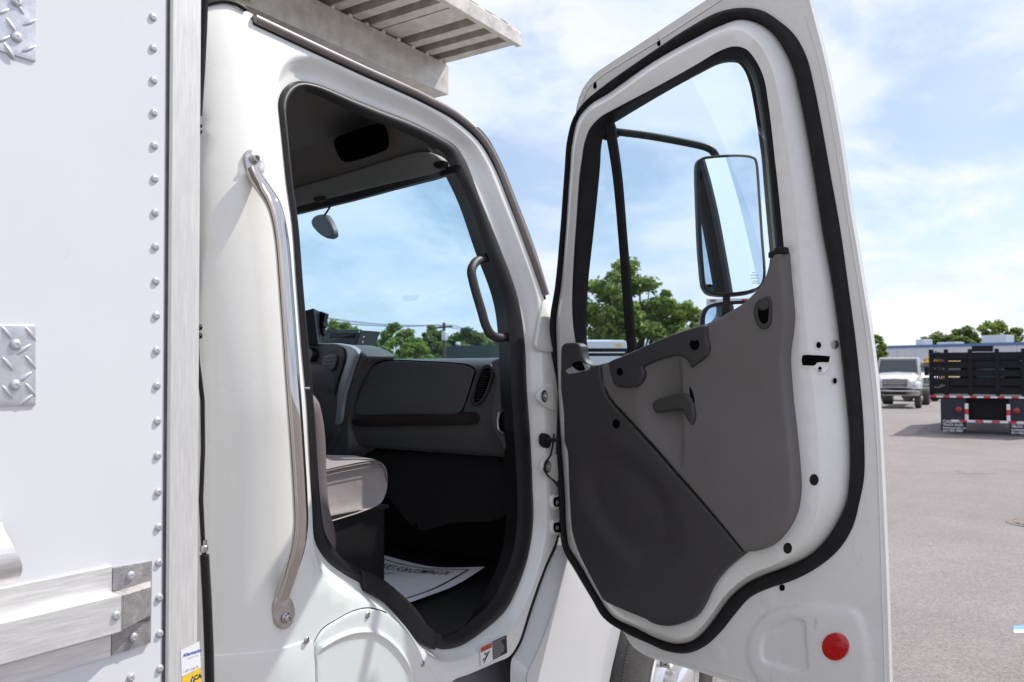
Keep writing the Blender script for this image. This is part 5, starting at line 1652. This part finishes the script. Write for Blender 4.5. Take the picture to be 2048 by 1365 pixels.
gp_ = gpt(1790, 817)
t1 = front_truck('conventional_truck', (gp_.x, gp_.y, 0), math.pi + .06, 'bgwhite', 1.0)
tag(t1, 'white conventional truck with chrome bar grille facing the lot, parked alone', 'truck', 'trucks parked in the yard')
gp_ = gpt(1862, 806)
t2 = front_truck('conventional_truck', (gp_.x + 2.2, gp_.y + .2, 0), math.pi + .85, 'bgwhite', 1.0)
tag(t2, 'white truck half hidden behind the stake bed, turned with its front wheel showing', 'truck', 'trucks parked in the yard')
q_ = at_d(1856, 742, 58)
t3 = front_truck('conventional_truck', (q_.x, q_.y, 0), math.pi - .15, 'bgyellow', 1.0)
tag(t3, 'yellow truck parked far back between the white trucks', 'truck', 'trucks parked in the yard')
q_ = at_d(1905, 742, 56)
t4 = front_truck('conventional_truck', (q_.x, q_.y, 0), math.pi - .1, 'bgyellow', 1.0)
tag(t4, 'yellow truck visible through the stake-bed slats', 'truck', 'trucks parked in the yard')
# yellow beacon-ish body behind: hoist body on the far yellow truck
MB().box(-6.4, -3.3, -1.05, 1.05, 1.0, 2.9).build('service_body', 'bgyellow', t3, smooth=False, bevel=.04)
# dark green tailgate truck left of the white truck
# ---- building
def building():
    a = at_d(1700, 742, 118); b = at_d(2330, 742, 86)
    a.z = b.z = 0
    dv = (b - a).normalized()
    nv = Vector((dv.y, -dv.x, 0))
    if nv.dot(a) > 0: nv = -nv
    L = (b - a).length
    bld = empty('warehouse', tuple((a + b) / 2), math.atan2(dv.y, dv.x), local=True)
    Hh = 5.3
    s_ = 1 if (Matrix.Rotation(math.atan2(dv.y, dv.x), 3, 'Z') @ Vector((0, 1, 0))).dot(nv) > 0 else -1
    y0, y1 = (-14 * s_, 0)
    MB().box(-L / 2, L / 2, min(y0, y1), max(y0, y1), 0, Hh - .35).build('wall', 'conc', bld, smooth=False)
    MB().box(-L / 2 - .1, L / 2 + .1, min(y0, y1) - .1, max(y0, y1) + .1, Hh - .35, Hh).build('parapet', 'bluetrim', bld, smooth=False)
    for k in range(14):
        x = -L / 2 + 2 + k * (L - 4) / 13
        MB().box(x - .15, x + .15, .0 if s_ > 0 else -.06, .06 if s_ > 0 else 0, .0, Hh - .36).build('pilaster', 'conc', bld, smooth=False)
        if k < 13:
            MB().box(x + 1.4, x + 4.4, .002 if s_ > 0 else -.05, .05 if s_ > 0 else -.002, 0, 3.4).build('roller_door', 'roofing' if k % 3 else 'bluetrim', bld, smooth=False)
    for k, (f_, w, h) in enumerate(((.20, 1.2, .9), (.28, 2.6, .4), (.44, 3.0, 1.1), (.62, 4.2, .5), (.8, 2.0, 1.2))):
        x = -L / 2 + f_ * L
        MB().box(x, x + w, -5 * s_ - 1, -5 * s_ + 1, Hh - .01, Hh + h).build('roof_unit', 'roofing', bld, smooth=False, bevel=.05)
    tag(bld, 'long low pale warehouse with blue parapet behind the parked trucks', 'building')


building()

# ---- trees
def leaf_mat(name, c1, c2):
    m = mat(name, c1, 0.6, 0, 0, col2=c2, nscale=1.3)
    n, l = m.node_tree.nodes, m.node_tree.links
    p = n['Principled BSDF']
    tl_ = n.new('ShaderNodeBsdfTranslucent')
    src = p.inputs['Base Color'].links[0].from_socket
    l.new(src, tl_.inputs['Color'])
    mx = n.new('ShaderNodeMixShader'); mx.inputs[0].default_value = 0.52
    l.new(p.outputs[0], mx.inputs[1]); l.new(tl_.outputs[0], mx.inputs[2])
    l.new(mx.outputs[0], n['Material Output'].inputs[0])
    return m


M['leaf_a'] = leaf_mat('leaf_green', (0.30, 0.38, 0.085), (0.14, 0.21, 0.04))
M['leaf_b'] = leaf_mat('leaf_dark', (0.22, 0.29, 0.085), (0.11, 0.165, 0.045))
M['leaf_c'] = leaf_mat('leaf_pale', (0.17, 0.22, 0.06), (0.09, 0.14, 0.03))


def tree(name, base, H, W, leafm, nclump, nleaf, lsize, seed, label, group, trunk_frac=.28, flat=.85, lobes=None):
    rnd = np.random.RandomState(seed)
    t = empty(name, tuple(base), 0, local=True)
    tag(t, label, 'tree', group)
    ht = H * trunk_frac
    tr = MB()
    tr.tube([(0, 0, -.1), (.05, .02, ht * .5), (-.03, .05, ht), (.02, 0, H * .55), (0, .03, H * .82)], [W * .035, W * .028, W * .024, W * .014, W * .004], 9)
    cl = []
    for k in range(nclump):
        for _ in range(50):
            v = rnd.uniform(-1, 1, 3)
            if np.linalg.norm(v) <= 1: break
        v = v / (np.linalg.norm(v) + 1e-6) * (np.linalg.norm(v) ** .45)
        taper = 1.0 - .30 * max(0, v[2])
        c = np.array([v[0] * W * .5 * taper, v[1] * W * .5 * taper, ht + (H - ht) * (.47 + .47 * v[2] * flat / .85)])
        if lobes:
            lx_, lz_, lr_, lh_ = lobes[k % len(lobes)]
            c = np.array([RT.x * (lx_ + v[0] * lr_) * W, RT.y * (lx_ + v[0] * lr_) * W, H * (lz_ + v[2] * lh_)]) + np.array([F0.x, F0.y, 0]) * v[1] * lr_ * W
        cl.append((c, W * rnd.uniform(.05, .13) * (.75 if lobes else 1)))
        if k % 4 == 0:
            st_ = (0, 0, ht * rnd.uniform(.8, 1.5))
            mid_ = (c[0] * .5, c[1] * .5, st_[2] + (c[2] - st_[2]) * .6)
            tr.tube([st_, mid_, tuple(c)], [W * .013, W * .008, W * .003], 5)
    tr.build('trunk', 'bark', t, ang=60)
    per = nleaf // nclump
    cs = np.repeat(np.array([c for c, r in cl]), per, 0)
    rs = np.repeat(np.array([r for c, r in cl]), per)
    d = rnd.normal(size=(len(cs), 3))
    d /= np.linalg.norm(d, axis=1)[:, None]
    pos = cs + d * (rs * rnd.uniform(.35, 1.1, len(cs)))[:, None] * np.array([1.15, 1.15, .8])
    nrm = d * .6 + rnd.normal(size=d.shape) * .6 + np.array([0, 0, .35])
    nrm /= np.linalg.norm(nrm, axis=1)[:, None]
    u = np.cross(nrm, rnd.normal(size=d.shape)); u /= np.linalg.norm(u, axis=1)[:, None]
    w = np.cross(nrm, u)
    sz = lsize * rnd.uniform(.6, 1.3, len(cs))[:, None]
    V = np.stack([pos - u * sz, pos + w * sz * .55, pos + u * sz, pos - w * sz * .55], 1).reshape(-1, 3)
    me = bpy.data.meshes.new('crown')
    n = len(cs)
    me.vertices.add(4 * n); me.vertices.foreach_set('co', V.ravel())
    me.loops.add(4 * n); me.loops.foreach_set('vertex_index', np.arange(4 * n, dtype=np.int32))
    me.polygons.add(n); me.polygons.foreach_set('loop_start', np.arange(0, 4 * n, 4, dtype=np.int32))
    me.update(); me.validate()
    me.materials.append(M[leafm])
    put(bpy.data.objects.new('crown', me), t)
    return t


def tree_px(name, cx, top, D, wpx, leafm, nclump, nleaf, ls, seed, label, group, **kw):
    p = at_d(cx, top, D)
    return tree(name, (p.x, p.y, 0), p.z, wpx * D / FPX, leafm, nclump, nleaf, ls, seed, label, group, **kw)


GW = 'trees beyond the windshield'
tree_px('leafy_tree', 1280, 508, 44, 240, 'leaf_a', 120, 26000, .14, 5, 'large bright green leafy tree seen through the open door window', None, trunk_frac=.20, lobes=[(-.10, .74, .20, .22), (-.32, .66, .22, .20), (-.02, .60, .24, .22), (.20, .60, .20, .17), (.34, .50, .17, .14), (.05, .40, .30, .12), (-.28, .45, .24, .16)])
wt = [(600, 655, 70, 130, 'leaf_b'), (690, 645, 72, 110, 'leaf_a'), (792, 655, 66, 90, 'leaf_a'), (745, 690, 62, 90, 'leaf_b'), (865, 662, 70, 80, 'leaf_b'), (930, 664, 74, 100, 'leaf_b'), (985, 676, 76, 110, 'leaf_b'), (830, 684, 60, 70, 'leaf_a')]
lab_w = ['dark green tree partly behind the hooded dash monitor', 'bright green tree rising behind the two-way radio', 'bright feathery tree rising highest under the power lines', 'low dark tree between the radio and the feathery tree', 'dark tree close beside the transformer of the utility pole', 'dark rounded tree between the utility pole and the green container', 'dark tree above the green container roof', 'low bright bush-like tree at the foot of the utility pole']
for k, ((cx, top, D, w, lm), lb) in enumerate(zip(wt, lab_w)):
    tree_px('roadside_tree', cx, top - 14, D, w, lm, 60, 9000, .20, 20 + k, lb, GW, trunk_frac=.12)
bt = [(1752, 670, 95, 40, 'leaf_a'), (1868, 668, 135, 80, 'leaf_b'), (1922, 652, 132, 80, 'leaf_b'), (1985, 642, 128, 85, 'leaf_a'), (2030, 654, 126, 70, 'leaf_b'), (1925, 676, 126, 70, 'leaf_c'), (2085, 660, 130, 90, 'leaf_a')]
lab_b = ['small green tree between the door edge and the white truck', 'dark low tree behind the warehouse roof end', 'airy dark tree behind the round roof unit', 'tallest bright green tree behind the warehouse roof', 'dark tree beside the large roof unit', 'pale green low tree right behind the parapet', 'green tree behind the far end of the warehouse']
for k, ((cx, top, D, w, lm), lb) in enumerate(zip(bt, lab_b)):
    tree_px('yard_tree', cx, top - 5, D, w, lm, 60, 8000, .26, 50 + k, lb, 'trees behind the warehouse', trunk_frac=.15)

# ---- utility pole and wires
D_p = 66
pt = at_d(888, 646, D_p)
pole = empty('utility_pole', (pt.x, pt.y, 0), 0, local=True)
tag(pole, 'wooden utility pole with crossarm and transformer above the trees', 'utility pole')
MB().tube([(0, 0, -.2), (0, 0, pt.z)], [.17, .12], 10).build('shaft', 'woodpole', pole)
u_ = RT
hw = 17 * D_p / FPX
za = at_d(888, 655, D_p).z
a_ = u_ * -hw; b_ = u_ * hw
MB().tube([(a_.x, a_.y, za - .05), (b_.x, b_.y, za + .07)], .075, 6).build('crossarm', 'woodpole', pole)
for f_ in (-.9, -.45, .5, .9):
    c = u_ * hw * f_
    MB().lathe([(.03, 0), (.06, .04), (.05, .14), (.02, .18)], (c.x, c.y, za + .06), (0, 0, 1), 8).build('insulator', 'roofing', pole)
zt_ = at_d(888, 670, D_p).z
MB().lathe([(.20, -.38), (.24, -.34), (.24, .30), (.18, .38), (0, .40)], (-.26, -.26, zt_ - .1), (0, 0, 1), 14).build('transformer', 'roofing', pole)
for k, (f_, py0) in enumerate(((-.9, 626), (-.45, 630), (.5, 640), (.9, 638))):
    c = u_ * hw * f_
    s0 = Vector((pt.x + c.x, pt.y + c.y, za + .2))
    e0 = at_d(560, py0 - 8, 48)
    pts = []
    for i in range(17):
        t_ = i / 16
        p = s0.lerp(e0, t_)
        p.z -= .35 * 4 * t_ * (1 - t_)
        pts.append(p)
    o = MB().tube(pts, .016, 5).build('power_line', 'truck_black', None)
    tag(o, 'thin dark power line running from the pole over the roadside trees', 'power line', 'power lines on the pole')
    e1 = at_d(1190, 700 + k * 6, 90)
    pts = []
    for i in range(13):
        t_ = i / 12
        p = s0.lerp(e1, t_)
        p.z -= .25 * 4 * t_ * (1 - t_)
        pts.append(p)
    o = MB().tube(pts, .016, 5).build('power_line', 'truck_black', None)
    tag(o, 'thin dark power line running from the pole towards the open door', 'power line', 'power lines beyond the pole')

# ---- dark green container body beyond the windshield
p1, p2 = at_d(892, 742, 14.0), at_d(1090, 742, 14.0)
cv = (p2 - p1); cv.z = 0
gc = empty('green_container', (p1.x, p1.y, 0), math.atan2(cv.y, cv.x), local=True)
tag(gc, 'dark green steel container with sloped roof beyond the dashboard', 'container')
Lc = cv.length
ztop = CAMZ + (742 - 691) / FPX * 14
zsh = CAMZ + (742 - 700) / FPX * 14
mb = MB()
pr = [(0, 0), (0, ztop - .05), (.05 * Lc, ztop), (Lc, ztop), (Lc, 0)]
fl = [(x, 0.0, z) for x, z in pr]; bk_ = [(x, 2.2, max(0, z - .15)) for x, z in pr]
mb.loft([fl, bk_], True, True)
mb.build('body', 'green_body', gc, smooth=False)
MB().box(.3 * Lc, Lc, -.03, -.002, zsh - .12, zsh - .02).build('top_rail', 'green_body', gc, smooth=False)
for k in range(5):
    x = .12 * Lc + k * .2 * Lc
    MB().box(x, x + .06, -.03, -.002, .15, zsh - .13).build('rib', 'green_body', gc, smooth=False)
MB().lathe([(.01, -.03), (.035, -.025), (.04, 0), (.035, .025), (.01, .03)], (.12 * Lc, .05, ztop + .03), (1, -1, 0), 14).build('work_lamp', 'headlamp', gc)

# ---- white pickup seen through the vent window
pk_ = at_d(1256, 742, 13.0) - RT * 2.0
pu = empty('pickup_truck', (pk_.x, pk_.y, 0), math.atan2(RT.y, RT.x), local=True)
tag(pu, 'white pickup truck with gold badge seen through the small vent window', 'pickup truck')
zp = lambda y: CAMZ + (742 - y) / FPX * 13.0
mb = MB()
mb.hexa([(0, -.05, zp(697)), (2.0, -.05, zp(697)), (2.0, .3, zp(697)), (0, .3, zp(697)), (.03, -.02, zp(682)), (1.97, -.02, zp(682)), (1.97, .3, zp(678)), (.03, .3, zp(678))])
mb.build('tailgate_top', 'bgwhite', pu, smooth=False, bevel=.015)
MB().box(.02, 1.98, .0, .3, zp(712), zp(697) - .002).build('tailgate_recess', 'truck_black', pu, smooth=False)
MB().box(.0, 2.0, -.06, .3, .55, zp(712) - .002).build('tailgate', 'bgwhite', pu, smooth=False, bevel=.02)
MB().box(.05, 1.95, -.02, -.001, zp(706), zp(704)).build('trim_bar', 'chrome', pu, smooth=False)
M['gold'] = mat('gold_badge', (0.75, 0.52, 0.12), 0.35, 0.6)
bx_ = 2.0 - (1256 - 1236) / FPX * 13
mb = MB()
mb.box(bx_ - .055, bx_ + .055, -.056, -.0515, zp(690) - .012, zp(690) + .012)
mb.box(bx_ - .022, bx_ + .022, -.057, -.0515, zp(690) - .024, zp(690) + .024)
mb.build('badge', 'gold', pu, smooth=False)
for s_ in (.2, 1.8):
    MB().lathe([(.2, -.12), (.36, -.12), (.38, -.08), (.38, .08), (.36, .12), (.2, .12)], (s_, 1.0, .38), (1, 0, 0), 20).build('rear_tyre', 'tyre', pu, ang=35)
MB().box(.02, 1.98, .31, 4.2, .6, zp(690)).build('body_side', 'bgwhite', pu, smooth=False)

# ---- box truck seen between the mirrors
bt_ = at_d(1414, 742, 24.0)
d_ = ray(1412, 742)
bxo = empty('delivery_box_truck', (bt_.x, bt_.y, 0), math.atan2(d_.y, d_.x) - math.pi / 2, local=True)
tag(bxo, 'tall white box truck with red marker lamps seen between the door mirrors', 'truck')
zq = lambda y: CAMZ + (742 - y) / FPX * 24.0
MB().box(0, 2.5, 0, 5.5, .9, zq(597)).build('cargo_box', 'bgwhite', bxo, smooth=False, bevel=.03)
for px in (1426, 1487, 1530, 1575, 1600):
    x = (px - 1414) / FPX * 24
    MB().box(x - .07, x + .09, -.03, -.002, zq(603), zq(599)).build('marker_lamp', 'redlens', bxo, smooth=False)
MB().box(.1, 2.4, -.02, -.001, 1.0, zq(606)).build('roll_door', 'roofing', bxo, smooth=False)
for s_ in (.35, 2.15):
    MB().lathe([(.25, -.2), (.44, -.2), (.48, -.15), (.48, .15), (.44, .2), (.25, .2)], (s_, 1.4, .48), (1, 0, 0), 24).build('rear_tyre', 'tyre', bxo, ang=35)
for o in COL.objects:
    if 'local' in o: del o['local']
